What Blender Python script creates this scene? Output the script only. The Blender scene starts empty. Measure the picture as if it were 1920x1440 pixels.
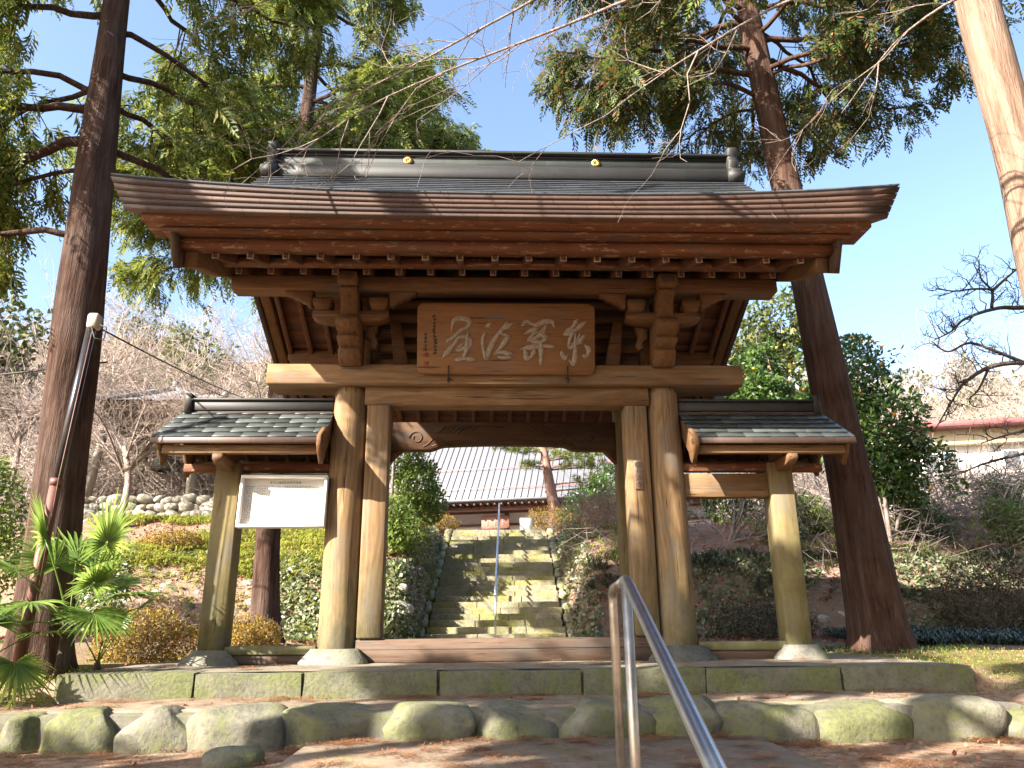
import bpy, math, random
import numpy as np
from mathutils import Matrix, Vector

SC = bpy.context.scene
COL = SC.collection
PI = math.pi
# ------------------------------------------------------------------ camera
def look(yaw, pitch, roll):
    f = Vector((math.sin(yaw)*math.cos(pitch), math.cos(yaw)*math.cos(pitch), math.sin(pitch)))
    r = Vector((math.cos(yaw), -math.sin(yaw), 0)); u = r.cross(f)
    c, s = math.cos(roll), math.sin(roll)
    r, u = c*r + s*u, -s*r + c*u
    return Matrix((r, u, -f)).transposed()
cam_data = bpy.data.cameras.new('camera')
cam = bpy.data.objects.new('camera', cam_data); COL.objects.link(cam)
cam.matrix_world = Matrix.Translation((-.2829, -8.5056, .2843)) @ look(.0397, .301, -.0087).to_4x4()
cam_data.sensor_width = 36; cam_data.lens = 1415.96/1920*36
cam_data.clip_start = .05; cam_data.clip_end = 600
SC.camera = cam
# ------------------------------------------------------------------ light
SUN_AZ, SUN_EL = math.radians(55), math.radians(32)      # the sun stands behind the camera, to its left
world = bpy.data.worlds.new('World'); SC.world = world; world.use_nodes = True
wn = world.node_tree
sky = wn.nodes.new('ShaderNodeTexSky'); sky.sky_type = 'NISHITA'; sky.sun_disc = False
sky.sun_elevation = SUN_EL; sky.sun_rotation = math.radians(180) + SUN_AZ
sky.air_density = 1.0; sky.dust_density = 2.4; sky.ozone_density = 1.6
bg = wn.nodes['Background']; bg.inputs[1].default_value = .10
wn.links.new(sky.outputs[0], bg.inputs[0])
sun_data = bpy.data.lights.new('sun', 'SUN'); sun_data.energy = 5.0; sun_data.angle = math.radians(.53)
sun_data.color = (1, .93, .82)
sun = bpy.data.objects.new('sun', sun_data); COL.objects.link(sun)
sdir = Vector((math.sin(SUN_AZ)*math.cos(SUN_EL), math.cos(SUN_AZ)*math.cos(SUN_EL), -math.sin(SUN_EL)))
sun.rotation_euler = sdir.to_track_quat('-Z', 'Y').to_euler(); sun.location = (-20, -14, 18)
vs = SC.view_settings; vs.view_transform = 'Standard'; vs.look = 'None'; vs.gamma = 1; vs.use_curve_mapping = False
vs.exposure = 2.2
SC.cycles.max_bounces = 6; SC.cycles.transparent_max_bounces = 4

# ------------------------------------------------------------------ mesh helpers
def np_mesh(name, V, F4=None, F3=None, smooth=False):
    V = np.asarray(V, np.float32).reshape(-1, 3)
    F4 = np.zeros((0, 4), np.int32) if F4 is None else np.asarray(F4, np.int32).reshape(-1, 4)
    F3 = np.zeros((0, 3), np.int32) if F3 is None else np.asarray(F3, np.int32).reshape(-1, 3)
    m = bpy.data.meshes.new(name)
    m.vertices.add(len(V)); m.vertices.foreach_set('co', V.ravel())
    n4, n3 = len(F4), len(F3)
    m.loops.add(n4*4 + n3*3)
    m.loops.foreach_set('vertex_index', np.concatenate([F4.ravel(), F3.ravel()]).astype(np.int32))
    m.polygons.add(n4 + n3)
    st = np.concatenate([np.arange(n4)*4, n4*4 + np.arange(n3)*3]).astype(np.int32)
    m.polygons.foreach_set('loop_start', st)
    if smooth: m.polygons.foreach_set('use_smooth', np.ones(n4+n3, bool))
    m.update(calc_edges=True)
    return m

class MB:
    """collects shapes into one mesh"""
    def __init__(s): s.V = []; s.F4 = []; s.F3 = []; s.n = 0; s.P = []
    def add(s, V, F4=None, F3=None):
        V = np.asarray(V, float).reshape(-1, 3)
        if F4 is not None and len(F4): s.F4.append(np.asarray(F4, int).reshape(-1, 4) + s.n)
        if F3 is not None and len(F3): s.F3.append(np.asarray(F3, int).reshape(-1, 3) + s.n)
        s.V.append(V); s.n += len(V); return s
    def box(s, x0, x1, y0, y1, z0, z1, b=.006):
        b = min(b, (x1-x0)*.3, (y1-y0)*.3, (z1-z0)*.3)
        lo = (x0, y0, z0); hi = (x1, y1, z1); V = []; idx = {}
        for cx in (0, 1):
            for cy in (0, 1):
                for cz in (0, 1):
                    c = (cx, cy, cz)
                    for ax in range(3):
                        p = [(hi[k]-b if c[k] else lo[k]+b) if k != ax else (hi[k] if c[k] else lo[k]) for k in range(3)]
                        idx[c, ax] = len(V); V.append(p)
        F4 = []; F3 = []
        def orient(f):
            P = [np.array(V[i]) for i in f]; n = np.cross(P[1]-P[0], P[2]-P[0])
            cc = sum(P)/len(P) - (np.array(lo)+np.array(hi))/2
            return f if n@cc > 0 else f[::-1]
        for ax in range(3):
            a, c = [k for k in range(3) if k != ax]
            for sd in (0, 1):
                q = []
                for (i, j) in ((0, 0), (1, 0), (1, 1), (0, 1)):
                    k = [0, 0, 0]; k[ax] = sd; k[a] = i; k[c] = j; q.append(idx[tuple(k), ax])
                F4.append(orient(q))
            for i in (0, 1):
                for j in (0, 1):
                    k0 = [0, 0, 0]; k0[a] = i; k0[c] = j; k1 = list(k0); k1[ax] = 1
                    F4.append(orient([idx[tuple(k0), a], idx[tuple(k1), a], idx[tuple(k1), c], idx[tuple(k0), c]]))
        for cx in (0, 1):
            for cy in (0, 1):
                for cz in (0, 1):
                    F3.append(orient([idx[(cx, cy, cz), k] for k in range(3)]))
        return s.add(V, F4, F3)
    def prism(s, poly, axis, a, b, bev=.006):
        """polygon (list of 2D points in the two other axes, in x,y,z order) extruded along axis from a to b"""
        P = np.array(poly, float)
        A = .5*np.sum(P[:, 0]*np.roll(P[:, 1], -1) - np.roll(P[:, 0], -1)*P[:, 1])
        if A < 0: P = P[::-1]
        n = len(P)
        T = np.roll(P, -1, 0) - np.roll(P, 1, 0); T /= np.linalg.norm(T, axis=1)[:, None] + 1e-9
        In = P + np.stack([-T[:, 1], T[:, 0]], 1)*bev
        rings = [(In, a), (P, a+bev), (P, b-bev), (In, b)]
        o = [k for k in range(3) if k != axis]; V = []
        for R, t in rings:
            W = np.zeros((n, 3)); W[:, o[0]] = R[:, 0]; W[:, o[1]] = R[:, 1]; W[:, axis] = t; V.append(W)
        i = np.arange(n); j = (i+1) % n; F = []
        flip = axis == 1
        for k in range(3):
            q = np.stack([k*n+i, k*n+j, (k+1)*n+j, (k+1)*n+i], 1); F.append(q[:, ::-1] if flip else q)
        s.P.append((s.n + np.arange(n)[::1 if flip else -1]).tolist()); s.P.append((s.n + 3*n + np.arange(n)[::-1 if flip else 1]).tolist())
        return s.add(np.concatenate(V), np.concatenate(F))
    def tube(s, path, rad, sides=8, cap=True):
        P = np.array(path, float); n = len(P); R = np.broadcast_to(np.array(rad, float), (n,))
        T = np.gradient(P, axis=0); T /= np.linalg.norm(T, axis=1)[:, None] + 1e-9
        ref = np.array([0, 0, 1.]) if abs(T[0][2]) < .9 else np.array([1., 0, 0])
        U = np.cross(T[0], ref); U /= np.linalg.norm(U); V = []
        ang = np.arange(sides)*2*PI/sides
        for k in range(n):
            U = U - T[k]*(U@T[k]); U /= np.linalg.norm(U) + 1e-9; W = np.cross(T[k], U)
            V.append(P[k] + R[k]*(np.cos(ang)[:, None]*U + np.sin(ang)[:, None]*W))
        i = np.arange(sides); j = (i+1) % sides
        F = [np.stack([k*sides+i, k*sides+j, (k+1)*sides+j, (k+1)*sides+i], 1) for k in range(n-1)]
        if cap:
            s.P.append((s.n + i[::-1]).tolist()); s.P.append((s.n + (n-1)*sides + i).tolist())
        return s.add(np.concatenate(V), np.concatenate(F))
    def grid(s, G):
        G = np.asarray(G, float); a, b = G.shape[:2]
        i = np.arange(a*b).reshape(a, b)
        return s.add(G.reshape(-1, 3), np.stack([i[:-1, :-1], i[:-1, 1:], i[1:, 1:], i[1:, :-1]], -1).reshape(-1, 4))
    def mesh(s, name='mesh', smooth=False):
        V = np.concatenate(s.V); F4 = np.concatenate(s.F4) if s.F4 else None
        F3 = list(s.F3)
        for p in s.P:                                   # caps: fans from the first corner are wrong for concave outlines, so tessellate
            from mathutils.geometry import tessellate_polygon
            t = tessellate_polygon([[Vector(V[k]) for k in p]])
            if len(t):
                t = np.array([[p[a] for a in tri] for tri in t])
                nrm = np.cross(V[p[1]]-V[p[0]], V[p[2]]-V[p[0]])
                N = np.zeros(3)
                for k in range(len(p)):
                    N += np.cross(V[p[k]], V[p[(k+1) % len(p)]])
                n0 = np.cross(V[t[0][1]]-V[t[0][0]], V[t[0][2]]-V[t[0][0]])
                if n0@N < 0: t = t[:, ::-1]
                F3.append(t)
        return np_mesh(name, V, F4, np.concatenate(F3) if F3 else None, smooth)
    def build(s, name, mat, parent=None, loc=(0, 0, 0), smooth=False, rot=(0, 0, 0)):
        return obj(name, s.mesh(name, smooth), mat, parent, loc, rot)

def obj(name, mesh, mat, parent=None, loc=(0, 0, 0), rot=(0, 0, 0)):
    if mat is not None and not mesh.materials:
        for m in (mat if isinstance(mat, (list, tuple)) else [mat]): mesh.materials.append(m)
    o = bpy.data.objects.new(name, mesh); COL.objects.link(o)
    o.location = loc; o.rotation_euler = rot; o.parent = parent
    return o
def tag(o, label=None, cat=None, group=None, kind=None):
    if label: o['label'] = label
    if cat: o['category'] = cat
    if group: o['group'] = group
    if kind: o['kind'] = kind
    return o
def thing(name, label, cat, loc=(0, 0, 0), group=None, rz=0):
    o = bpy.data.objects.new(name, None); COL.objects.link(o); o.empty_display_size = .2
    o.location = loc; o.rotation_euler = (0, 0, rz)
    return tag(o, label, cat, group)
def hash_noise(P, seed=0, f=1.0, octv=3):
    """cheap smooth noise from sines, P (...,3)"""
    r = np.random.default_rng(seed); out = 0; a = 1
    for k in range(octv):
        for _ in range(3):
            d = r.normal(size=3); d /= np.linalg.norm(d)
            out = out + a*np.sin((P@d)*f*r.uniform(.8, 1.3) + r.uniform(0, 6.28))
        f *= 2.1; a *= .5
    return out/3
def rock(size, seed, pw=.7, nu=18, nv=11, amp=.09, facets=0):
    u = np.linspace(0, 2*PI, nu, endpoint=False); v = np.linspace(-PI/2, PI/2, nv)
    U, W = np.meshgrid(u, v); sp = lambda x: np.sign(x)*np.abs(x)**pw
    P = np.stack([sp(np.cos(W))*sp(np.cos(U)), sp(np.cos(W))*sp(np.sin(U)), sp(np.sin(W))], -1)
    P = P*(1 + amp*hash_noise(P, seed, 2.2, 3)[..., None])
    rf = np.random.default_rng(seed+5)
    for _ in range(facets):                       # broken faces
        nf = unit(rf.normal(0, 1, 3) + np.array([0, -.5, .1])); h = P@nf; d = h.max()*rf.uniform(.72, .9)
        P = P - nf*(np.clip(h-d, 0, None)*.85)[..., None]
    P = P*np.array(size)/2
    i = np.arange(nu*nv).reshape(nv, nu); j = np.roll(i, -1, 1)
    return np_mesh('rock', P.reshape(-1, 3), np.stack([i[:-1], j[:-1], j[1:], i[1:]], -1).reshape(-1, 4), None, True)
def unit(a): return a/(np.linalg.norm(a, axis=-1, keepdims=True) + 1e-9)
def leaf_geo(P, D, N, L, W, belly=.45):
    D = unit(D); S = unit(np.cross(D, N)); L = np.broadcast_to(L, (len(P),))[:, None]; W = np.broadcast_to(W, (len(P),))[:, None]
    V = np.stack([P, P + D*L*belly + S*W/2, P + D*L, P + D*L*belly - S*W/2], 1)
    return V.reshape(-1, 3), np.arange(len(P)*4).reshape(-1, 4)
def seg_geo(P0, P1, R0, R1, sides=3):
    P0 = np.asarray(P0, float); P1 = np.asarray(P1, float); T = unit(P1-P0)
    ref = np.where(np.abs(T[:, 2:3]) < .9, np.array([[0, 0, 1.]]), np.array([[1., 0, 0]]))
    U = unit(np.cross(T, ref)); W = np.cross(T, U)
    a = np.arange(sides)*2*PI/sides
    ring = np.cos(a)[None, :, None]*U[:, None] + np.sin(a)[None, :, None]*W[:, None]
    A = P0[:, None] + ring*np.asarray(R0)[:, None, None]; B = P1[:, None] + ring*np.asarray(R1)[:, None, None]
    V = np.concatenate([A, B], 1); n = len(P0)
    i = np.arange(sides); j = (i+1) % sides
    F = np.stack([i, j, j+sides, i+sides], 1)[None] + (np.arange(n)*2*sides)[:, None, None]
    return V.reshape(-1, 3), F.reshape(-1, 4)

# ------------------------------------------------------------------ materials
def new_mat(name):
    m = bpy.data.materials.new(name); m.use_nodes = True
    nt = m.node_tree; return m, nt, nt.nodes['Principled BSDF']
def N(nt, kind, **kw):
    n = nt.nodes.new('ShaderNode' + kind)
    for k, v in kw.items():
        if hasattr(n, k) and k not in ('Scale', 'Detail'): setattr(n, k, v)
        else: n.inputs[k.replace('_', ' ')].default_value = v
    return n
def ramp(nt, fac, stops):
    r = nt.nodes.new('ShaderNodeValToRGB'); e = r.color_ramp.elements
    while len(e) < len(stops): e.new(.5)
    for k, (p, c) in enumerate(stops): e[k].position = p; e[k].color = (*c, 1) if len(c) == 3 else c
    nt.links.new(fac, r.inputs[0]); return r.outputs[0]
def mixc(nt, fac, a, b, blend='MIX'):
    m = nt.nodes.new('ShaderNodeMix'); m.data_type = 'RGBA'; m.blend_type = blend
    for s, v in ((m.inputs[0], fac), (m.inputs[6], a), (m.inputs[7], b)):
        if hasattr(v, 'is_output'): nt.links.new(v, s)
        else: s.default_value = v if not isinstance(v, tuple) or len(v) == 4 else (*v, 1)
    return m.outputs[2]
def math_(nt, op, a, b=None):
    m = nt.nodes.new('ShaderNodeMath'); m.operation = op
    for s, v in zip(m.inputs, (a, b)):
        if v is None: continue
        if hasattr(v, 'is_output'): nt.links.new(v, s)
        else: s.default_value = v
    return m.outputs[0]
def noise(nt, co, scale, detail=4, rough=.55, dist=0):
    n = nt.nodes.new('ShaderNodeTexNoise'); n.inputs['Scale'].default_value = scale
    n.inputs['Detail'].default_value = detail; n.inputs['Roughness'].default_value = rough; n.inputs['Distortion'].default_value = dist
    nt.links.new(co, n.inputs['Vector']); return n.outputs[0]
def coords(nt, scale=(1, 1, 1), out='Object', rand=True):
    t = nt.nodes.new('ShaderNodeTexCoord'); mp = nt.nodes.new('ShaderNodeMapping'); mp.inputs['Scale'].default_value = scale
    nt.links.new(t.outputs[out], mp.inputs[0])
    if rand:
        oi = nt.nodes.new('ShaderNodeObjectInfo'); c = nt.nodes.new('ShaderNodeCombineXYZ')
        for k, f in enumerate((37., 91., 53.)):
            nt.links.new(math_(nt, 'MULTIPLY', oi.outputs['Random'], f), c.inputs[k])
        nt.links.new(c.outputs[0], mp.inputs['Location'])
    return mp.outputs[0]
def bump(nt, h, strength, dist, bsdf):
    b = nt.nodes.new('ShaderNodeBump'); b.inputs['Strength'].default_value = strength; b.inputs['Distance'].default_value = dist
    nt.links.new(h, b.inputs['Height']); nt.links.new(b.outputs[0], bsdf.inputs['Normal'])
def wood(name, dark, mid, light, axis, rough=.75, moss=None, spots=None, grain=1.0, figure=0., foot=0.):
    """grain runs along axis (0,1,2); moss=(colour, top height) greens the foot; spots = colour of pale weathered flecks"""
    m, nt, b = new_mat(name)
    sc = [9., 9., 9.]; sc[axis] = .7
    co = coords(nt, tuple(sc)); co1 = coords(nt, (1, 1, 1))
    g1 = noise(nt, co, 2.2*grain, 6, .6, .6); g2 = noise(nt, co, 9*grain, 3, .6)
    big = noise(nt, co1, 1.3, 4, .6)
    f = math_(nt, 'ADD', math_(nt, 'MULTIPLY', g1, .7), math_(nt, 'MULTIPLY', g2, .3))
    if figure:                                       # flame-like growth rings of a slab-sawn face
        s2 = [2.2, 2.2, 2.2]; s2[axis] = .55
        w = nt.nodes.new('ShaderNodeTexWave'); w.wave_type = 'BANDS'; w.bands_direction = 'XYZ'[0 if axis else 1]
        w.inputs['Scale'].default_value = 2.6; w.inputs['Distortion'].default_value = 22; w.inputs['Detail'].default_value = 3
        w.inputs['Detail Scale'].default_value = .45; w.inputs['Detail Roughness'].default_value = .4
        nt.links.new(coords(nt, tuple(s2)), w.inputs[0])
        f = math_(nt, 'ADD', math_(nt, 'MULTIPLY', f, 1-figure), math_(nt, 'MULTIPLY', w.outputs[1], figure))
    c = ramp(nt, f, [(.28, dark), (.5, mid), (.72, light)])
    c = mixc(nt, math_(nt, 'MULTIPLY', ramp(nt, big, [(.35, (0, 0, 0)), (.7, (1, 1, 1))]), .45), c, tuple(x*.55 for x in mid), 'MIX')
    if spots:
        sp = ramp(nt, noise(nt, coords(nt, (5, 14, 14) if axis == 0 else (12, 12, 12)), 1.5, 5, .65), [(.58, (0, 0, 0)), (.63, (1, 1, 1))])
        c = mixc(nt, math_(nt, 'MULTIPLY', sp, .75), c, spots)
    if moss:
        geo = nt.nodes.new('ShaderNodeNewGeometry'); sx = nt.nodes.new('ShaderNodeSeparateXYZ'); nt.links.new(geo.outputs['Position'], sx.inputs[0])
        hz = math_(nt, 'DIVIDE', math_(nt, 'SUBTRACT', moss[1], sx.outputs[2]), moss[1])
        k = math_(nt, 'ADD', hz, math_(nt, 'SUBTRACT', noise(nt, co1, 3.5, 5, .65), .62))
        k = ramp(nt, k, [(.0, (0, 0, 0)), (.75, (.85,)*3)])
        c = mixc(nt, math_(nt, 'MULTIPLY', k, math_(nt, 'ADD', .35, math_(nt, 'MULTIPLY', f, 1.1))), c, mixc(nt, ramp(nt, noise(nt, coords(nt, (4, 4, 1.5)), 2.5, 5, .7), [(.35, (0, 0, 0)), (.65, (1, 1, 1))]), tuple(x*.55 for x in moss[0]), tuple(x*1.25 for x in moss[0])))
    sc2 = [22., 22., 22.]; sc2[axis] = .8
    crack = ramp(nt, noise(nt, coords(nt, tuple(sc2)), 1.6, 3, .6), [(.32, (0, 0, 0)), (.36, (1, 1, 1))])
    c = mixc(nt, math_(nt, 'MULTIPLY', math_(nt, 'SUBTRACT', 1., crack), .8), c, tuple(x*.18 for x in dark))
    sc3 = [5., 5., 5.]; sc3[axis] = 1.6
    grey = ramp(nt, noise(nt, coords(nt, tuple(sc3)), 1.0, 5, .65), [(.50, (0, 0, 0)), (.66, (.55,)*3)])
    gm = sum(mid)/3; c = mixc(nt, grey, c, (gm*1.05, gm*.98, gm*.85))
    if foot:
        geo2 = nt.nodes.new('ShaderNodeNewGeometry'); sz = nt.nodes.new('ShaderNodeSeparateXYZ'); nt.links.new(geo2.outputs['Position'], sz.inputs[0])
        k2 = math_(nt, 'ADD', math_(nt, 'MULTIPLY', sz.outputs[2], -1.6), math_(nt, 'MULTIPLY', noise(nt, coords(nt, (6, 6, 1.2)), 1.5, 5, .7), 1.5))
        c = mixc(nt, ramp(nt, k2, [(.25, (0, 0, 0)), (.9, (foot,)*3)]), c, (.05, .047, .03))
    nt.links.new(c, b.inputs['Base Color']); b.inputs['Roughness'].default_value = rough
    b.inputs['Specular IOR Level'].default_value = .25
    bump(nt, math_(nt, 'ADD', g1, math_(nt, 'MULTIPLY', crack, .6)), .5, .006, b)
    return m
def stone(name, c1, c2, moss, mossamt=.5, scale=6, bumpd=.02, rough=.9, pits=True, rand=True):
    m, nt, b = new_mat(name)
    co = coords(nt, (1, 1, 1), rand=rand); n1 = noise(nt, co, scale, 6, .62); n2 = noise(nt, co, scale*.33, 3, .6); n3 = noise(nt, co, scale*5, 4, .65)
    c = ramp(nt, n1, [(.3, c1), (.68, c2)])
    if moss:
        k = math_(nt, 'ADD', n2, math_(nt, 'MULTIPLY', math_(nt, 'SUBTRACT', n3, .5), .5))
        c = mixc(nt, ramp(nt, k, [(.62-.35*mossamt, (0, 0, 0)), (.78-.3*mossamt, (.9,)*3)]), c, mixc(nt, n3, moss, tuple(x*1.45 for x in moss)))
    c = mixc(nt, ramp(nt, n3, [(.3, (.45,)*3), (.55, (0, 0, 0))]), c, tuple(x*.45 for x in c1))
    nt.links.new(c, b.inputs['Base Color']); b.inputs['Roughness'].default_value = rough; b.inputs['Specular IOR Level'].default_value = .2
    h = math_(nt, 'ADD', n1, math_(nt, 'MULTIPLY', n3, .5))
    if pits:
        v = nt.nodes.new('ShaderNodeTexVoronoi'); v.inputs['Scale'].default_value = scale*4.5; v.inputs['Randomness'].default_value = 1.
        nt.links.new(mixc(nt, .12, co, nt.nodes[n3.node.name].outputs[1]), v.inputs['Vector'])
        h = math_(nt, 'ADD', h, math_(nt, 'MULTIPLY', ramp(nt, v.outputs[0], [(.12, (0, 0, 0)), (.3, (1, 1, 1))]), .12))
    bump(nt, h, .8, bumpd, b)
    return m
def leafm(name, stops, trans=.35, rough=.5, spec=.3):
    """leaf colours vary from leaf to leaf"""
    m, nt, b = new_mat(name)
    g = nt.nodes.new('ShaderNodeNewGeometry')
    c = ramp(nt, g.outputs['Random Per Island'], stops)
    nt.links.new(c, b.inputs['Base Color']); b.inputs['Roughness'].default_value = rough; b.inputs['Specular IOR Level'].default_value = spec
    if trans:
        t = nt.nodes.new('ShaderNodeBsdfTranslucent'); hs = nt.nodes.new('ShaderNodeHueSaturation'); hs.inputs['Value'].default_value = 1.5
        hs.inputs['Hue'].default_value = .48
        nt.links.new(c, hs.inputs['Color']); nt.links.new(hs.outputs[0], t.inputs[0])
        ms = nt.nodes.new('ShaderNodeMixShader'); ms.inputs[0].default_value = trans
        nt.links.new(b.outputs[0], ms.inputs[1]); nt.links.new(t.outputs[0], ms.inputs[2])
        nt.links.new(ms.outputs[0], nt.nodes['Material Output'].inputs[0])
    return m
def plain(name, col, rough=.6, metal=0., var=.25, scale=8, bumpd=0):
    m, nt, b = new_mat(name)
    co = coords(nt); n1 = noise(nt, co, scale, 5, .6)
    nt.links.new(ramp(nt, n1, [(.3, tuple(x*(1-var) for x in col)), (.7, tuple(min(1, x*(1+var*.6)) for x in col))]), b.inputs['Base Color'])
    b.inputs['Roughness'].default_value = rough; b.inputs['Metallic'].default_value = metal
    if bumpd: bump(nt, n1, .6, bumpd, b)
    return m
MOSS = (.13, .135, .045)
m_col = wood('column_wood', (.13, .07, .03), (.245, .15, .072), (.36, .25, .135), 2, moss=((.17, .145, .072), 1.5), figure=.14, foot=.5)
m_post = wood('mossy_post_wood', (.12, .078, .034), (.21, .15, .07), (.30, .225, .115), 2, moss=((.17, .155, .066), 2.4), foot=.4)
m_beam = wood('beam_wood', (.125, .062, .026), (.215, .12, .054), (.32, .20, .10), 0, figure=.12)
m_beamy = wood('bracket_wood', (.09, .042, .017), (.16, .078, .032), (.235, .125, .053), 1)
m_red = wood('eave_wood', (.085, .030, .014), (.155, .056, .025), (.23, .095, .042), 0, spots=(.33, .20, .115))
m_redy = wood('rafter_wood', (.075, .026, .013), (.125, .047, .023), (.18, .075, .037), 1)
m_reds = wood('soffit_wood', (.085, .032, .018), (.14, .054, .03), (.19, .08, .045), 0)
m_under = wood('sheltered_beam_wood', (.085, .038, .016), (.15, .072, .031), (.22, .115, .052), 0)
m_dark = wood('dark_carved_wood', (.055, .026, .013), (.10, .05, .026), (.15, .08, .04), 0)
m_barge = wood('dark_bargeboard_wood', (.05, .03, .02), (.085, .05, .032), (.16, .10, .065), 1)
m_sill = wood('sill_wood', (.07, .04, .026), (.125, .078, .053), (.19, .128, .09), 0)
m_sillg = wood('mossy_sill_wood', (.13, .10, .05), (.22, .175, .095), (.30, .24, .14), 0, moss=((.15, .15, .065), .35))
m_plaque = wood('plaque_wood', (.175, .075, .03), (.235, .112, .047), (.29, .155, .07), 0, rough=.65)
m_ink = plain('ink', (.025, .02, .018), .7)
m_seal = plain('seal_red', (.26, .045, .025), .7)
m_chalk = plain('faded_white_paint', (.32, .26, .20), .8, scale=30, var=.35)
m_white = plain('white_paint', (.78, .75, .71), .5, var=.06)
m_endw = plain('worn_white_paint', (.30, .22, .16), .8, scale=40, var=.8)
m_iron = plain('iron', (.02, .016, .014), .6)
m_gold = plain('gold_leaf', (.62, .42, .13), .35, 1., .15)
m_steel = plain('sky_tinted_steel', (.56, .61, .69), .32, 1., .12, 20)  # blue of the reflected sky is tinted into the base colour
m_steelr = plain('dull_stainless_steel', (.50, .45, .39), .42, 1., .35, 14)
def sheet(name, c1, c2, rough, seam=.45, metal=0.):
    """dark metal sheet in courses with seams and a bloom of patina"""
    m, nt, b = new_mat(name)
    co = coords(nt, (1, 1, 1)); n1 = noise(nt, co, 1.6, 4, .6); n2 = noise(nt, coords(nt, (2, 12, 12)), 4, 4, .6)
    c = ramp(nt, math_(nt, 'ADD', math_(nt, 'MULTIPLY', n1, .6), math_(nt, 'MULTIPLY', n2, .4)), [(.35, c1), (.65, c2)])
    br = nt.nodes.new('ShaderNodeTexBrick'); br.inputs['Scale'].default_value = 1; br.inputs['Brick Width'].default_value = seam; br.inputs['Row Height'].default_value = 50
    br.inputs['Mortar Size'].default_value = .003; br.inputs['Color1'].default_value = (1, 1, 1, 1); br.inputs['Color2'].default_value = (.72, .72, .72, 1); br.inputs['Mortar'].default_value = (.25, .25, .25, 1)
    nt.links.new(coords(nt, (1, .01, .01)), br.inputs[0])
    c = mixc(nt, 1., c, br.outputs[0], 'MULTIPLY')
    oi = nt.nodes.new('ShaderNodeObjectInfo'); c = mixc(nt, math_(nt, 'MULTIPLY', oi.outputs['Random'], .55), c, tuple(x*.35 for x in c1))
    nt.links.new(c, b.inputs['Base Color']); b.inputs['Roughness'].default_value = rough; b.inputs['Metallic'].default_value = metal
    bump(nt, n2, .2, .003, b)
    return m
m_fascia = sheet('brown_copper', (.07, .038, .028), (.125, .072, .052), .55)
m_roof = sheet('roof_copper', (.05, .055, .06), (.10, .105, .115), .28)
m_ridge = sheet('ridge_copper', (.018, .016, .015), (.04, .038, .034), .6)
m_ridgeg = sheet('green_patina_copper', (.02, .022, .018), (.05, .06, .05), .65)
m_slate = sheet('side_roof_copper', (.045, .05, .052), (.095, .11, .10), .38, 3.)
m_kerb = stone('mossy_cut_stone', (.105, .10, .072), (.19, .18, .135), (.105, .115, .045), .55, 7, .02)
m_boulder = stone('mossy_boulder', (.10, .093, .072), (.215, .20, .155), (.105, .11, .045), .55, 4.5, .022)
m_base = stone('base_stone', (.14, .132, .11), (.245, .232, .195), (.13, .135, .065), .4, 6, .02)
m_basedk = stone('dark_base_stone', (.07, .07, .065), (.14, .145, .13), None, 0, 6, .02)
m_rockw = stone('pale_field_stone', (.30, .27, .22), (.48, .44, .37), (.20, .20, .11), .25, 4, .03)
m_step = stone('mossy_step_stone', (.20, .18, .13), (.33, .30, .21), (.205, .195, .06), .46, 5, .028, rand=False)
m_path = stone('path_concrete', (.17, .125, .088), (.29, .225, .165), (.14, .13, .06), .15, 5, .006, pits=False)
m_floor = stone('platform_floor', (.16, .135, .10), (.26, .22, .165), None, 0, 6, .006, pits=False)
m_mortar = stone('mortar', (.12, .11, .09), (.21, .19, .155), (.11, .12, .05), .4, 8, .01)
# ------------------------------------------------------------------ terrain
def sstep(a, b, x): t = np.clip((x-a)/(b-a), 0, 1); return t*t*(3-2*t)
STX = lambda y: -.05 + .033*(y-6)                       # centre line of the stone stairs
def ground_z(x, y):
    x = np.asarray(x, float); y = np.asarray(y, float)
    low = -.62 + np.clip(.27*(y+6), -.72, 0)
    inx = sstep(-4.6, -4.0, x)*(1-sstep(3.5, 4.3, x))
    e1 = inx*sstep(-2.22, -2.12, y) + (1-inx)*sstep(-3.6, -1.3, y)
    z = low + (-.38-low)*e1
    iny = sstep(-4.3, -3.97, x)*(1-sstep(4.12, 4.5, x))
    e2 = iny*sstep(-1.36, -1.30, y) + (1-iny)*sstep(-1.9, .4, y)
    z = z + .22*e2
    z = z + .10*sstep(2.5, 5, y)*sstep(1.5, 4, np.abs(x)) + .12*sstep(-3.6, -6.5, x)*sstep(-1, 2, y)
    bank = 1.25*sstep(5.2, 6.25, y) + 1.12*np.clip((y-6.1)/2.9, 0, 1) + .38*np.clip((y-9)/4, 0, 1)
    st = np.clip((y-6)/7, 0, 1)*2.74 - .16*sstep(5.6, 6.2, y)
    cor = sstep(1.32, 1.85, np.abs(x-STX(y)))
    z = z + np.where(y > 4, bank*cor + (1-cor)*np.minimum(st, bank+3), 0)*(1 - .0)
    hx = 10*sstep(-4, -18, x) + 12 + 5*sstep(8, 25, x)
    hill = np.clip((y-25)/34, 0, .85)*(1 + .12*np.sin(x*.23+1)*np.sin(x*.11))
    hl = np.clip((-x-13)/30, 0, 1)*np.clip((y+2)/20, 0, 1)*4
    z = z + hx*hill + hl
    nz = .05*np.sin(x*1.7+y*.6)*np.sin(y*1.3-x*.5) + .03*np.sin(x*4.1+1)*np.sin(y*3.7)
    return z + nz*sstep(4.2, 6, y)*cor + .3*nz*sstep(4.5, 6, np.abs(x))
def axis_pts(bps):
    out = []
    for (a, b, st) in bps: out.append(np.arange(a, b, st))
    return np.unique(np.round(np.concatenate(out), 4))
gx = axis_pts([(-160, -30, 10), (-30, -8, 1), (-8, 8, .2), (8, 30, 1), (30, 161, 10)])
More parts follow.
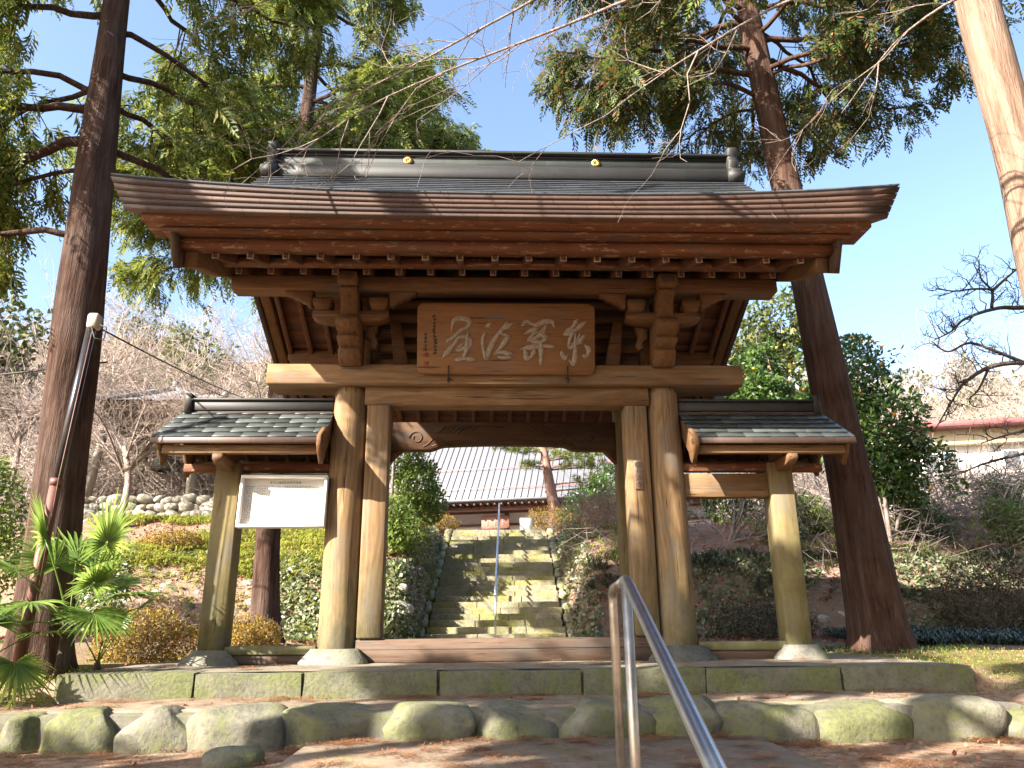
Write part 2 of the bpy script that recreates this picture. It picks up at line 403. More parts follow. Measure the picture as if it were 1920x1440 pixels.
gy = axis_pts([(-120, -20, 10), (-20, -7, 1), (-7, -2.4, .25), (-2.4, -1.0, .04), (-1, 4.5, .25), (4.5, 14, .15), (14, 30, 1), (30, 90, 4), (90, 201, 20)])
GX, GY = np.meshgrid(gx, gy)
G = np.stack([GX, GY, ground_z(GX, GY)], -1)
def ground_mat():
    m, nt, b = new_mat('earth_with_litter')
    co = coords(nt, rand=False); n1 = noise(nt, co, 1.1, 5, .6); n2 = noise(nt, co, 14, 5, .65); n3 = noise(nt, co, 60, 3, .6)
    dirt = ramp(nt, n2, [(.3, (.13, .08, .052)), (.5, (.25, .165, .11)), (.72, (.36, .255, .18))])
    green = ramp(nt, n3, [(.3, (.075, .075, .02)), (.7, (.20, .19, .06))])
    litter = ramp(nt, n3, [(.3, (.11, .07, .05)), (.5, (.22, .15, .115)), (.7, (.33, .25, .20))])
    g = nt.nodes.new('ShaderNodeNewGeometry'); sx = nt.nodes.new('ShaderNodeSeparateXYZ'); nt.links.new(g.outputs['Position'], sx.inputs[0])
    back = ramp(nt, math_(nt, 'DIVIDE', sx.outputs[1], 6.), [(.05, (0, 0, 0)), (.6, (1, 1, 1))])
    right = ramp(nt, math_(nt, 'DIVIDE', math_(nt, 'SUBTRACT', math_(nt, 'ABSOLUTE', sx.outputs[0]), 3.7), 2.), [(0, (0, 0, 0)), (.5, (1, 1, 1))])
    front = ramp(nt, math_(nt, 'DIVIDE', math_(nt, 'ADD', sx.outputs[1], 1.6), 1.), [(0, (0, 0, 0)), (1, (1, 1, 1))])
    k = math_(nt, 'MULTIPLY', ramp(nt, math_(nt, 'ADD', math_(nt, 'MULTIPLY', n1, .7), math_(nt, 'MULTIPLY', n2, .3)), [(.42, (0, 0, 0)), (.55, (.9,)*3)]), math_(nt, 'MULTIPLY', right, front))
    c = mixc(nt, k, dirt, green)
    hillc = ramp(nt, noise(nt, co, 2.5, 6, .7), [(.3, (.07, .052, .04)), (.5, (.16, .12, .095)), (.7, (.27, .21, .17))])
    c = mixc(nt, math_(nt, 'MULTIPLY', back, ramp(nt, n1, [(.35, (.35,)*3), (.6, (1, 1, 1))])), c, litter)
    c = mixc(nt, ramp(nt, math_(nt, 'DIVIDE', sx.outputs[1], 24.), [(.45, (0, 0, 0)), (.75, (1, 1, 1))]), c, hillc)
    nt.links.new(c, b.inputs['Base Color']); b.inputs['Roughness'].default_value = .95; b.inputs['Specular IOR Level'].default_value = .1
    bump(nt, math_(nt, 'ADD', n2, math_(nt, 'MULTIPLY', n3, .6)), .7, .03, b)
    return m
m_ground = ground_mat()
tag(MB().grid(G).build('ground', m_ground, smooth=True), kind='structure')

# platform floor and landing (packed grit sheets just above the earth)
fl = MB()
xs = np.linspace(-3.9, 4.09, 30); ys = np.linspace(-1.28, 3.6, 14)
A, B = np.meshgrid(xs, ys); fl.grid(np.stack([A, B, -.15 + .004*np.sin(A*3+B)*np.cos(B*2)], -1))
tag(fl.build('platform_floor', m_floor, smooth=True), kind='structure')
ld = MB(); xs = np.linspace(-3.7, 3.55, 40); ys = np.r_[-2.27, -2.25, np.linspace(-2.20, -1.38, 9)]
A, B = np.meshgrid(xs, ys); ld.grid(np.stack([A, B, -.362 + .010*np.sin(A*2.3+B)*np.cos(B*2) - .14*sstep(-2.20, -2.27, B)], -1))
tag(ld.build('landing', m_path, smooth=True), kind='structure')
# path slab with its steps going down behind the viewer
pth = MB()
pth.box(-1.55, 1.76, -6.1, -2.42, -.75, -.56, .02)
for k in range(4): pth.box(-1.55, 1.76, -6.1-.45*(k+1), -6.1-.45*k-.002, -1.5, -.56-.165*(k+1), .02)
pth.box(-1.55, 1.76, -14, -7.903, -1.6, -1.32, .02)
tag(pth.build('path', m_path), kind='structure')

# ------------------------------------------------------------------ temple gate
gate = thing('temple_gate', 'large weathered timber temple gate with dark copper roof on a stone platform', 'gate')
rg = np.random.default_rng(4)
def part(name, mb, mat, parent=None, smooth=False): return mb.build(name, mat, parent or gate, smooth=smooth)
def lathe(mb, prof, n=32, c=(0, 0)):
    a = np.arange(n)*2*PI/n
    V = np.concatenate([np.stack([c[0]+r*np.cos(a), c[1]+r*np.sin(a), np.full(n, z)], 1) for r, z in prof])
    i = np.arange(n); j = (i+1) % n
    F = np.concatenate([np.stack([k*n+i, k*n+j, (k+1)*n+j, (k+1)*n+i], 1) for k in range(len(prof)-1)])
    mb.P.append((mb.n+(len(prof)-1)*n+i).tolist()); return mb.add(V, F)
for sx in (-1, 1):
    c = MB(); lathe(c, [(.203, -.01), (.204, .4), (.200, 1.2), (.192, 2.2), (.184, 2.75), (.170, 2.852)], 36, (sx*1.82, 0))
    part('main_column', c, m_col, smooth=True)
    c = MB(); c.box(min(sx*1.35, sx*1.605), max(sx*1.35, sx*1.605), -.13, .12, .10, 2.63, .008); part('door_post', c, m_col)
    c = MB(); c.box(min(sx*1.60, sx*1.88), max(sx*1.60, sx*1.88), 1.86, 2.14, -.02, 3.86, .012); part('rear_post', c, m_post)
    c = MB(); c.box(min(sx*2.965, sx*3.235), max(sx*2.965, sx*3.235), -.13, .13, -.02, 1.965, .012); part('side_post', c, m_post)
    # base stones
    for (px, py, tw, bw, h, mt) in ((sx*1.82, 0, .27, .385, .0, m_base if sx < 0 else m_basedk), (sx*3.1, 0, .19, .30, -.004, m_base), (sx*1.74, 2.0, .2, .3, -.01, m_base)):
        m_ = MB(); n = 14; V = []
        for (r, z) in ((bw, -.20), (bw*.97, -.13), (tw*1.04, h-.03), (tw*.97, h-.002)):
            for q in range(n):
                a = q*2*PI/n + .2; rr = r*(1+.06*math.sin(3*a+px)+.03*math.sin(5*a)); s4 = max(abs(math.cos(a)), abs(math.sin(a)))**.6
                V.append((px+rr*math.cos(a)/s4, py+rr*math.sin(a)/s4, z))
        i = np.arange(n); j = (i+1) % n
        m_.P.append((3*n+i).tolist())
        m_.add(V, np.concatenate([np.stack([k*n+i, k*n+j, (k+1)*n+j, (k+1)*n+i], 1) for k in range(3)]))
        part('base_stone', m_, mt)
part('main_lintel', MB().box(-2.75, 2.74, -.24, .24, 2.85, 3.09, .015), m_beam)
part('door_head', MB().box(-1.64, 1.64, -.14, .12, 2.632, 2.847, .008), m_beam)
s = MB(); s.box(-1.62, 1.62, -.10, .10, -.149, .085, .01); part('threshold', s, m_sill)
s = MB(); s.box(-1.60, 1.60, -.102, -.099, -.02, -.012, .001); part('threshold_crack', s, m_iron)
for sx in (-1, 1):
    s = MB(); a, b = sorted((sx*2.02, sx*2.962)); s.box(a, b, -.09, .09, -.149, -.06, .006); part('side_sill', s, m_sill)
    s = MB(); s.box(a, b, -.11, .10, -.058, .03, .008); part('side_sill_rail', s, m_sillg)
    s = MB(); s.box(a-.02*(sx > 0), b+.02*(sx < 0), -.07, .07, 1.575, 1.845, .008); part('tie_beam', s, m_beam)
    # long ties from the main column back to the rear post
    s = MB(); s.box(sx*1.74-.06, sx*1.74+.06, .15, 1.87, 2.60, 2.78, .008); part('side_tie', s, m_beamy)
    s = MB(); s.box(sx*1.74-.05, sx*1.74+.05, .19, 1.87, 1.30, 1.45, .008); part('side_tie', s, m_beamy)
    s = MB(); s.prism([(sx*1.60, 2.55), (sx*1.60, 2.35), (sx*1.40, 2.56)], 1, 1.93, 2.05, .005); part('corner_brace', s, m_beamy)
# carved rainbow beam between the rear posts
top = [(x, 2.95) for x in np.linspace(1.6, -1.6, 5)]
bot = []
for x in np.linspace(-1.6, 1.6, 61):
    a = abs(x); z = 2.545 if a > 1.05 else 2.545 + .065*float(sstep(1.05, .82, a)) + .02*(1-(a/.82)**2 if a < .82 else 0)
    bot.append((x, z))
rb = part('rainbow_beam', MB().prism(bot+top, 1, 1.9, 2.08, .01), m_dark)
for sx in (-1, 1):                                           # raised scroll carving on its face
    cv = MB(); t = np.linspace(0, 1, 24)
    cv.tube(np.stack([sx*(1.12-.42*t+.0*t), np.full(24, 1.9), 2.60+.13*np.sin(t*PI*1.1)**2], 1), .012, 5)
    cv.tube(np.stack([sx*(1.22+.10*np.cos(t*7)*(1-t*.6)), np.full(24, 1.9), 2.72+.10*np.sin(t*7)*(1-t*.6)], 1), .012, 5)
    for q in range(7): cv.tube([(sx*(.95-.07*q), 1.9, 2.78), (sx*(.86-.07*q), 1.893, 2.84+.01*(q % 3)), (sx*(.80-.075*q), 1.9, 2.89)], (.006, .014, .004), 5)
    part('scroll_carving', cv, m_dark, rb, True)
cv = MB(); cv.tube([(-1.0, 1.9, 2.60), (-.8, 1.9, 2.665), (0, 1.9, 2.675), (.8, 1.9, 2.665), (1.0, 1.9, 2.60)], .010, 5); part('beam_moulding', cv, m_dark, rb, True)

# bracket sets above the two columns
for sx in (-1, 1):
    cx = sx*1.80
    br = part('carved_nose', MB().prism([(-.245, 3.092), (-.245, 3.05), (-.30, 3.05), (-.37, 3.11), (-.43, 3.19), (-.425, 3.215), (-.37, 3.235), (-.37, 3.245), (-.50, 3.265), (-.54, 3.30), (-.53, 3.335), (-.45, 3.35), (-.45, 3.36), (-.58, 3.375), (-.66, 3.42), (-.67, 3.47), (-.62, 3.53), (-.50, 3.555), (-.1, 3.555), (-.1, 3.092)], 0, cx-.125, cx+.125, .016), m_beamy)
    part('curved_neck', MB().prism([(-.2, 3.556), (-.50, 3.556), (-.56, 3.62), (-.565, 3.68), (-.60, 3.75), (-.69, 3.82), (-.69, 3.862), (-.2, 3.862)], 0, cx-.095, cx+.095, .012), m_beamy)
    cap = part('cap_block', MB().box(cx-.105, cx+.105, -.79, -.605, 3.864, 4.0, .012), m_beamy)
    part('end_grain', MB().box(cx-.075, cx+.075, -.796, -.788, 3.89, 3.975, .003), m_barge, cap)
    arm = [(-.43, 3.66), (-.43, 3.585)] + [(-.43+.2*t, 3.585-.055*math.sin(t*PI/2)) for t in (.3, .6, 1)] + [(.43-.2*t, 3.585-.055*math.sin(t*PI/2)) for t in (1, .6, .3)] + [(.43, 3.585), (.43, 3.66)]
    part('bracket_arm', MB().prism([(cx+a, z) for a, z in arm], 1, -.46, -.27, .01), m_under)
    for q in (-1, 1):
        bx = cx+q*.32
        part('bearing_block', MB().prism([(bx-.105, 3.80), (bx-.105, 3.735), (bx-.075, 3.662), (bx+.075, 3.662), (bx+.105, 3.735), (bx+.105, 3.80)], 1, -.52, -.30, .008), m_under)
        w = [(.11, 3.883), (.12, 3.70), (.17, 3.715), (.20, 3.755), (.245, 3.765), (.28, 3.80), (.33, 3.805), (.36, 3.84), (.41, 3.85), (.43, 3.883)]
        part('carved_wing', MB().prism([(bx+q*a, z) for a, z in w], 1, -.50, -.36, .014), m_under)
    part('hanging_nose', MB().prism([(cx-sx*.15-sx*a, z) for a, z in ((0, 3.66), (0, 3.42), (.07, 3.36), (.05, 3.30), (.12, 3.28), (.14, 3.36), (.10, 3.45), (.13, 3.53), (.13, 3.66))], 1, -.25, -.12, .012), m_beamy)
    part('strut', MB().prism([(sx*1.15, 3.092), (sx*1.33, 3.092), (sx*1.40, 3.70), (sx*1.28, 3.70)], 1, -.06, .08, .01), m_under)
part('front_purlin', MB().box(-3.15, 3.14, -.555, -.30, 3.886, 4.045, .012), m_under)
part('rear_purlin', MB().box(-3.1, 3.1, 1.88, 2.12, 3.862, 4.02, .012), m_under)
part('middle_purlin', MB().box(-3.1, 3.1, .40, .62, 4.40, 4.62, .012), m_beam)
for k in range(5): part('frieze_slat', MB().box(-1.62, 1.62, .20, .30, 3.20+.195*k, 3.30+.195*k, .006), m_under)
part('frieze_light_block', MB().box(-1.66, 1.66, .34, .38, 3.092, 4.39, .004), m_dark)  # dark board added behind the slats to block light through their gaps
for sx in (-1, 1): part('frieze_post', MB().box(sx*1.72-.08, sx*1.72+.08, .12, .28, 3.092, 4.4, .008), m_beamy)

# roof surfaces
def zroof(y):
    s = np.where(y < .5, y+2.1, 3.6-y)
    return np.where(y < .5, 4.18+.4*s+.125*s*s, 3.52+.42*s+.128*s*s)
def sfrac(y): return np.where(y < .5, (y+2.1)/2.6, (3.6-y)/3.1)
def sweep(x, y): return .15*(np.abs(x)/3.8)**2.6*(1-sfrac(y))**1.3
def wroof(y): return 3.2 + .63*np.clip(1-sfrac(y)/.62, 0, 1)**1.8
def course(y0, y1, lift):
    u = np.linspace(-1, 1, 25); rows = []
    d = -1 if y0 < .5 else 1
    for yy, dz in ((y0-d*.03, -.012), (y0+d*.012, lift-.016), (y0+d*.012, lift), (y1, 0.)):
        w = float(wroof(yy)); x = u*w; rows.append(np.stack([x, np.full(25, yy), zroof(np.array(yy))+sweep(x, np.array(yy))+dz], 1))
    R = np.array(rows)
    return R if d < 0 else R[:, ::-1]
fy = -2.09 + 2.59*(1-(1-np.linspace(0, 1, 27))**1.25)
for a, b in zip(fy[:-1], fy[1:]): part('roof_course', MB().grid(course(a, b+.01, .034)), m_roof)
ry = 3.59 - 3.09*np.linspace(0, 1, 16)
for a, b in zip(ry[:-1], ry[1:]): part('roof_course', MB().grid(course(a, b-.01, .034)), m_roof)
# thick layered eave, running round the front, the two verges and the back
def loop(inset):
    P = []
    for x in np.linspace(-1, 1, 33): P.append((x*(float(wroof(np.array(-2.1)))-inset), -2.1+inset))
    for y in np.linspace(-2.1, 3.6, 30)[1:-1]: P.append((float(wroof(np.array(y)))-inset, float(np.clip(y, -2.1+inset, 3.6-inset))))
    for x in np.linspace(1, -1, 33): P.append((x*(float(wroof(np.array(3.6)))-inset), 3.6-inset))
    for y in np.linspace(3.6, -2.1, 30)[1:-1]: P.append((-float(wroof(np.array(y)))+inset, float(np.clip(y, -2.1+inset, 3.6-inset))))
    return np.array(P)
def loopz(ins):
    Q = loop(0); return zroof(Q[:, 1]) + sweep(Q[:, 0], Q[:, 1])
for k in range(5):
    o_, i_ = loop(.024*k+.020), loop(.024*k+.15); ph = .037*(1+.60*(np.abs(loop(0)[:, 0])/3.83)**2.6*(loop(0)[:, 1] < -1.2)); zt = loopz(0)-ph*k; zb = zt-ph+.004
    n = len(o_); V = np.concatenate([np.c_[i_, zt-.003], np.c_[loop(.024*k), zt-.003], np.c_[o_, zb], np.c_[i_, zb]])
    i = np.arange(n); j = (i+1) % n
    F = np.concatenate([np.stack([r*n+i, r*n+j, (r+1)*n+j, (r+1)*n+i], 1)[:, ::-1] for r in range(3)])
    part('eave_layer', MB().add(V, F), m_fascia)
def cbeam(x0, x1, y0, y1, z0, z1, sw, b=.008):
    x = np.linspace(x0, x1, 29); n = 29; V = []
    for (yy, zz) in ((y0, z0+b), (y0, z1-b), (y0+b, z1), (y1, z1), (y1, z0), (y0+b, z0)):
        V.append(np.stack([x, np.full(n, yy), zz + sw*(np.abs(x)/3.6)**2.6], 1))
    V = np.array(V); m_ = MB(); i = np.arange(n-1); F = []
    for a in range(6):
        b_ = (a+1) % 6; F.append(np.stack([a*n+i, a*n+i+1, b_*n+i+1, b_*n+i], 1)[:, ::-1])
    m_.P.append([a*n for a in range(6)][::-1]); m_.P.append([a*n+n-1 for a in range(6)])
    return m_.add(V.reshape(-1, 3), np.concatenate(F))
part('eave_board', cbeam(-3.575, 3.575, -1.93, -1.55, 3.965, 4.10, .012), m_red)
part('eave_board', cbeam(-3.43, 3.42, -1.80, -1.52, 3.930, 3.962, .010), m_red)
part('eave_board', cbeam(-3.30, 3.30, -1.64, -1.50, 3.824, 3.926, .008), m_red)
part('rafter_board', MB().box(-3.12, 3.12, -.99, -.86, 3.985, 4.06, .008), m_red)
part('rear_eave_board', cbeam(-3.4, 3.4, 3.42, 3.56, 3.14, 3.36, .06), m_red)
# rafters
def sloped(y0, z0, y1, z1, w, h):
    """sloping bar in the yz plane, z is its top at both ends"""
    return MB().prism([(y0, z0), (y0, z0-h), (y1, z1-h), (y1, z1)], 0, -w/2, w/2, .004)
tip = MB()
for (a, b, c, d) in ((-.034, .034, .094, .105), (-.034, .034, 0, .012), (-.034, -.024, .012, .094), (.024, .034, .012, .094)): tip.box(a, b, -.003, .001, c-.105, d-.105, .0005)
tipm = tip.mesh('painted_end')
up = sloped(-1.53, 3.868, -.55, 4.24, .068, .105).mesh('rafter'); lo = sloped(-.82, 4.040, .5, 4.62, .068, .105).mesh('rafter'); re = sloped(.62, 4.66, 3.50, 3.26, .062, .10).mesh('rafter')
for k in range(18):
    x = -2.985 + k*.3515
    for (me, yy, zz, dx) in ((up, -1.531, 3.868, 0), (lo, -.821, 4.040, 0)):
        o = obj('rafter', me, m_redy, gate, (x+dx+rg.uniform(-.006, .006), 0, rg.uniform(-.004, .004)))
        obj('painted_end', tipm, m_endw, o, (0, yy, zz))
for k in range(22): obj('rafter', re, m_redy, gate, (-3.06 + k*.2915, 0, 0))
for n, (ya, za, yb, zb, lab) in enumerate(((-1.5, 3.895, -.56, 4.262, ''), (-.8, 4.056, .5, 4.635, ''), (.63, 4.672, 3.50, 3.275, ''))):
    K = 5 if n < 2 else 12
    for q in range(K):
        t0, t1 = q/K, (q+1)/K-.004
        y0, y1, z0, z1 = ya+(yb-ya)*t0, ya+(yb-ya)*t1, za+(zb-za)*t0, za+(zb-za)*t1
        part('soffit_plank', MB().prism([(y0, z0), (y1, z1), (y1, z1+.018), (y0, z0+.018)], 0, -3.13, 3.13, .003), m_reds)
# gable ends: outer dark bargeboard and inner brown board
def below(y): return 4.62 - .47*(.5-y) if y < .5 else 4.62 - .46*(y-.5)
for sx in (-1, 1):
    for nm, xa, xb, mt, off, y0, y1 in (('bargeboard', 3.30, 3.365, m_barge, 0, -1.82, 3.42), ('inner_bargeboard', 3.16, 3.29, m_beamy, .06, -1.60, 3.2)):
        Y_ = np.linspace(y0, y1, 30)
        bt = [(y, below(y)+(off and .03) - (.14*float(sstep(-1.75, -.6, y))*float(sstep(1.2, 0, y)) if off else 0) - (.0 if y > -1.2 else .03*(-1.2-y))) for y in np.linspace(y0+.24 if not off else y0+.1, y1-.24, 30)]
        tp = [(y, float(zroof(np.array(y)))-.24-.02*off) for y in Y_[::-1]]
        a, b = sorted((sx*xa, sx*xb)); part(nm, MB().prism(bt+tp, 0, a, b, .008), mt)
# ridge
xr = 3.06
part('ridge_base', MB().box(-xr, xr, .26, .74, 5.86, 6.06, .03), m_ridge)
for k, (w, z0, z1, mt) in enumerate(((.185, 6.062, 6.095, m_ridge), (.165, 6.097, 6.115, m_ridge))): part('ridge_moulding', MB().box(-xr-.02, xr+.02, .5-w, .5+w, z0, z1, .01), mt)
part('ridge_panel', MB().box(-xr, xr, .5-.13, .5+.13, 6.117, 6.245, .006), m_ridgeg)
for (w, z0, z1) in ((.15, 6.247, 6.278), (.20, 6.280, 6.313), (.17, 6.315, 6.345)):
    part('ridge_cap', MB().box(-xr-.03, xr+.03, .5-w, .5+w, z0, z1, .012), m_ridge)
for sx in (-1, 1):
    e = part('ridge_end', MB().prism([(.22, 5.86), (.18, 6.02), (.28, 6.06), (.30, 6.12), (.24, 6.18), (.30, 6.24), (.30, 6.30), (.24, 6.37), (.29, 6.42), (.71, 6.42), (.76, 6.37), (.70, 6.30), (.70, 6.24), (.76, 6.18), (.70, 6.12), (.72, 6.06), (.82, 6.02), (.78, 5.86)], 0, *sorted((sx*3.03, sx*3.17)), .02), m_ridge)
    for (dy, z, r) in ((.27, 5.95, .085), (.73, 5.95, .085)):
        c = MB(); c.tube([(sx*3.0, dy, z), (sx*3.21, dy, z)], r, 14); part('ridge_roll', c, m_ridge, e)
    c = MB(); c.tube([(sx*3.16, .5, 6.33), (sx*3.22, .5, 6.33)], .075, 14); part('ridge_roll', c, m_ridge, e)
for x in (-1.305, 1.235):
    c = MB(); a = np.linspace(0, 2*PI, 25)[:-1]
    c.tube([(x, .372, 6.185), (x, .352, 6.185), (x, .347, 6.185)], (.060, .060, .052), 24); d = part('gold_crest', c, m_gold)
    for q in range(12):
        c = MB(); t = q*PI/6; c.tube([(x+.018*math.cos(t), .346, 6.185+.018*math.sin(t)), (x+.05*math.cos(t), .346, 6.185+.05*math.sin(t))], (.004, .009), 5)
        part('crest_petal', c, m_gold, d)

# side roofs
for sx in (-1, 1):
    X = lambda a: sx*a
    def bx(x0, x1, *r): a, b = sorted((X(x0), X(x1))); return MB().box(a, b, *r)
    rf = part('side_roof', bx(2.02, 3.70, -.06, .06, 2.44, 2.575, .006), m_reds)
    for fb in (-1, 1):
        for r in range(6):
            y0, y1 = .57-.095*r, .57-.095*(r+1)-.03; z0, z1 = 2.155+.075*r, 2.155+.075*(r+1)+.012
            xo = 3.80-.018*r*1.2; x = 1.99 - (.15 if r % 2 else 0)
            while x < xo-.02:
                xe = min(x+.295+.012*math.sin(r*7+x*9), xo); a = max(x, 1.99)
                if xe-a > .03:
                    p = [(fb*y0, z0), (fb*y0, z0+.009), (fb*y1, z1+.004), (fb*y1, z1-.004)]
                    lo_, hi_ = sorted((X(a+.0015), X(xe-.0015)))
                    m_ = MB().prism(p, 0, lo_, hi_, .0015); part('shingle', m_, m_slate, rf)
                x = xe if xe > x else x+.3
        part('eave_fascia', bx(1.99, 3.80, *sorted((fb*.53, fb*.575)), 2.085, 2.152, .006), m_fascia)
        part('eave_purlin', bx(2.03, 3.70, *sorted((fb*.41, fb*.50)), 1.992, 2.083, .006), m_beam)
        for q in range(7):
            x = 2.14+q*.24
            part('side_rafter', MB().prism([(fb*.52, 2.125), (fb*.52, 2.085), (fb*.03, 2.46), (fb*.03, 2.50)], 0, X(x)-.02, X(x)+.02, .003), m_redy)
        part('soffit_plank', MB().prism([(fb*.54, 2.128), (fb*.54, 2.14), (fb*.03, 2.53), (fb*.03, 2.515)], 0, *sorted((X(2.02), X(3.76))), .002), m_reds)
        for (xa, xb) in ((2.00, 2.05), (3.71, 3.755)):
            k = 1.0 if xa < 3 else .82
            pl = [(.03, 2.52), (.58*k+.03, 2.17), (.62*k, 2.06), (.56*k, 1.99), (.50*k, 1.95), (.44*k, 1.885), (.38*k, 1.93), (.34*k, 2.03), (.03, 2.32)]
            part('side_bargeboard', MB().prism([(fb*a, z) for a, z in pl], 0, *sorted((X(xa), X(xb))), .006), m_beamy)
    part('top_plate', bx(1.97, 3.62, -.06, .06, 1.875, 1.962, .006), m_red)
    part('cross_arm', MB().prism([(-.52, 1.985), (-.52, 1.925), (-.44, 1.885), (-.30, 1.86), (.30, 1.86), (.52, 1.925), (.52, 1.985)], 0, X(3.1)-.055, X(3.1)+.055, .008), m_beamy)
    part('king_post', bx(3.04, 3.16, -.05, .05, 1.99, 2.44, .005), m_beamy)
    rdg = part('side_ridge', bx(2.0, 3.62, -.075, .075, 2.578, 2.69, .01), m_ridge)
    part('ridge_cap', bx(2.0, 3.63, -.10, .10, 2.692, 2.722, .01), m_ridge, rdg)
    part('ridge_end', MB().prism([(-.11, 2.54), (-.10, 2.70), (-.12, 2.77), (.12, 2.77), (.10, 2.70), (.11, 2.54)], 0, *sorted((X(3.60), X(3.68))), .01), m_ridge, rdg)

# hanging name plaque
pq = thing('name_plaque', 'orange wooden plaque with four pale carved brush characters hanging under the gate eave', 'plaque', (-.02, -.30, 2.945))
pq.rotation_euler = (math.radians(14), 0, 0)
w, h, r = 1.02, .825, .085
out = []
for (cx_, cz_, a0) in ((w-r, r, -90), (w-r, h-r, 0), (-w+r, h-r, 90), (-w+r, r, 180)):
    c0 = []
    for t in np.linspace(0, 1, 7):
        a = math.radians(a0+90*t); c0.append((cx_+r*math.cos(a), cz_+r*math.sin(a)))
    out += c0
part('plaque_board', MB().prism(out, 1, -.0, .05, .012), m_plaque, pq)
Kx, Kz = .001207, .00122
strokes = [
 [[(438,392),(448,330),(470,290),(520,272),(585,285),(612,318),(580,362),(520,392),(455,455),(395,492)],[(505,455),(470,510),(430,560),(385,612),(362,640)],[(505,458),(560,450),(618,478),(606,535),(560,558),(490,572),(540,520)],[(588,425),(582,520),(572,600),(548,645)],[(478,668),(560,655),(650,666)]],
 [[(765,352),(802,326)],[(750,415),(732,480),(738,560),(764,655),(790,590),(830,500),(892,405),(958,312)],[(1005,326),(925,372),(895,415)],[(915,425),(972,440),(935,505),(895,558),(852,608)],[(852,610),(920,596),(1000,622),(940,648),(880,640)]],
 [[(1108,336),(1150,300),(1225,336),(1300,308),(1385,298),(1408,345)],[(1135,418),(1190,388),(1245,390),(1205,430),(1165,485)],[(1165,482),(1250,448),(1305,392),(1330,345)],[(1275,415),(1330,458),(1275,498),(1195,488)],[(1098,560),(1200,546),(1300,534),(1400,540)],[(1130,560),(1148,650),(1195,630),(1222,575)],[(1280,495),(1285,600),(1283,700)]],
 [[(1628,288),(1590,350),(1508,424)],[(1508,424),(1600,390),(1700,308)],[(1592,398),(1562,465),(1560,540),(1620,500),(1655,425)],[(1692,440),(1640,512)],[(1612,425),(1610,600),(1594,702),(1558,672)],[(1484,590),(1500,645),(1530,628)],[(1708,530),(1740,570),(1722,622),(1688,626)]]]
def smooth_path(p, n=5):
    P = np.array(p, float)
    if len(P) < 3: return np.array([P[0]+(P[-1]-P[0])*t for t in np.linspace(0, 1, 6)])
    Q = np.concatenate([[2*P[0]-P[1]], P, [2*P[-1]-P[-2]]]); o = []
    for k in range(1, len(Q)-2):
        for t in np.linspace(0, 1, n, endpoint=False):
            o.append(.5*((2*Q[k]) + (-Q[k-1]+Q[k+1])*t + (2*Q[k-1]-5*Q[k]+4*Q[k+1]-Q[k+2])*t*t + (-Q[k-1]+3*Q[k]-3*Q[k+1]+Q[k+2])*t**3))
    return np.array(o+[P[-1]])
def brush(mb, p, wd, yf, th):
    """flat raised brush stroke with round ends on the plaque face"""
    P = smooth_path(p); T = np.gradient(P, axis=0); T /= np.linalg.norm(T, axis=1)[:, None]+1e-9; Nn = np.stack([-T[:, 1], T[:, 0]], 1)
    t = np.linspace(0, 1, len(P)); W = wd*(.86+.22*np.sin(t*9+p[0][0]))*np.minimum(1, .55+3*np.minimum(t, 1-t))
    P = np.concatenate([[P[0]-T[0]*wd*.28], P, [P[-1]+T[-1]*wd*.28]]); Nn = np.concatenate([Nn[:1], Nn, Nn[-1:]]); W = np.concatenate([[wd*.2], W, [wd*.2]])
    n = len(P); V = []
    for (f, yy) in ((.5, yf), (.40, yf-th), (-.40, yf-th), (-.5, yf)):
        Q = P + Nn*(W*f)[:, None]; V.append(np.stack([(Q[:, 0]-957)*Kx, np.full(n, yy), (805-Q[:, 1])*Kz], 1))
    i = np.arange(n-1); F = np.concatenate([np.stack([a*n+i, a*n+i+1, (a+1)*n+i+1, (a+1)*n+i], 1)[:, ::-1] for a in range(3)])
    mb.add(np.concatenate(V), F)
for q, ch in enumerate(strokes):
    mb = MB()
    for k, p in enumerate(ch): brush(mb, p, 47, -.0005-.0012*k, .010)
    mb.build('carved_character', m_chalk, pq)
rr = np.random.default_rng(8); mb = MB()
for (x, y0, y1, nchar, wd) in ((268, 245, 620, 12, 34), (188, 412, 590, 5, 34)):
    st = (y1-y0)/nchar
    for k in range(nchar):
        for q in range(4):
            cx_ = x+6*math.sin(k)+(k*1.6 if x > 200 else 0); cy_ = y0+st*(k+.5)
            p = [(cx_+rr.uniform(-.5, .5)*wd, cy_+rr.uniform(-.5, .5)*st) for _ in range(3)]; brush(mb, p, 6, -.0004-.0003*q, .002)
mb.build('ink_inscription', m_ink, pq)
for (x, y, a) in ((195, 622, 24), (200, 702, 24)):
    part('red_seal', MB().box((x-957-a)*Kx, (x-957+a)*Kx, -.0025, -.0003, (805-y-a*.8)*Kz, (805-y+a*.8)*Kz, .0003), m_seal, pq)
for x in (-.66, .70):
    hk = MB(); hk.tube([(x, -.018, .10), (x, -.02, .02), (x, -.02, -.03), (x, .03, -.05)], .009, 6); hk.tube([(x, .07, -.05), (x, -.03, -.055), (x, -.035, -.10)], (.02, .02, .006), 8)
    part('iron_hook', hk, m_iron, pq, True)
# ------------------------------------------------------------------ writing helper
def text_mesh(body, size):
    c = bpy.data.curves.new('lettering', 'FONT'); c.body = body; c.size = size; c.align_x = 'CENTER'; c.resolution_u = 2
    o = bpy.data.objects.new('lettering', c); COL.objects.link(o)
    me = bpy.data.meshes.new_from_object(o.evaluated_get(bpy.context.evaluated_depsgraph_get()))
    bpy.data.objects.remove(o); me.materials.clear(); return me
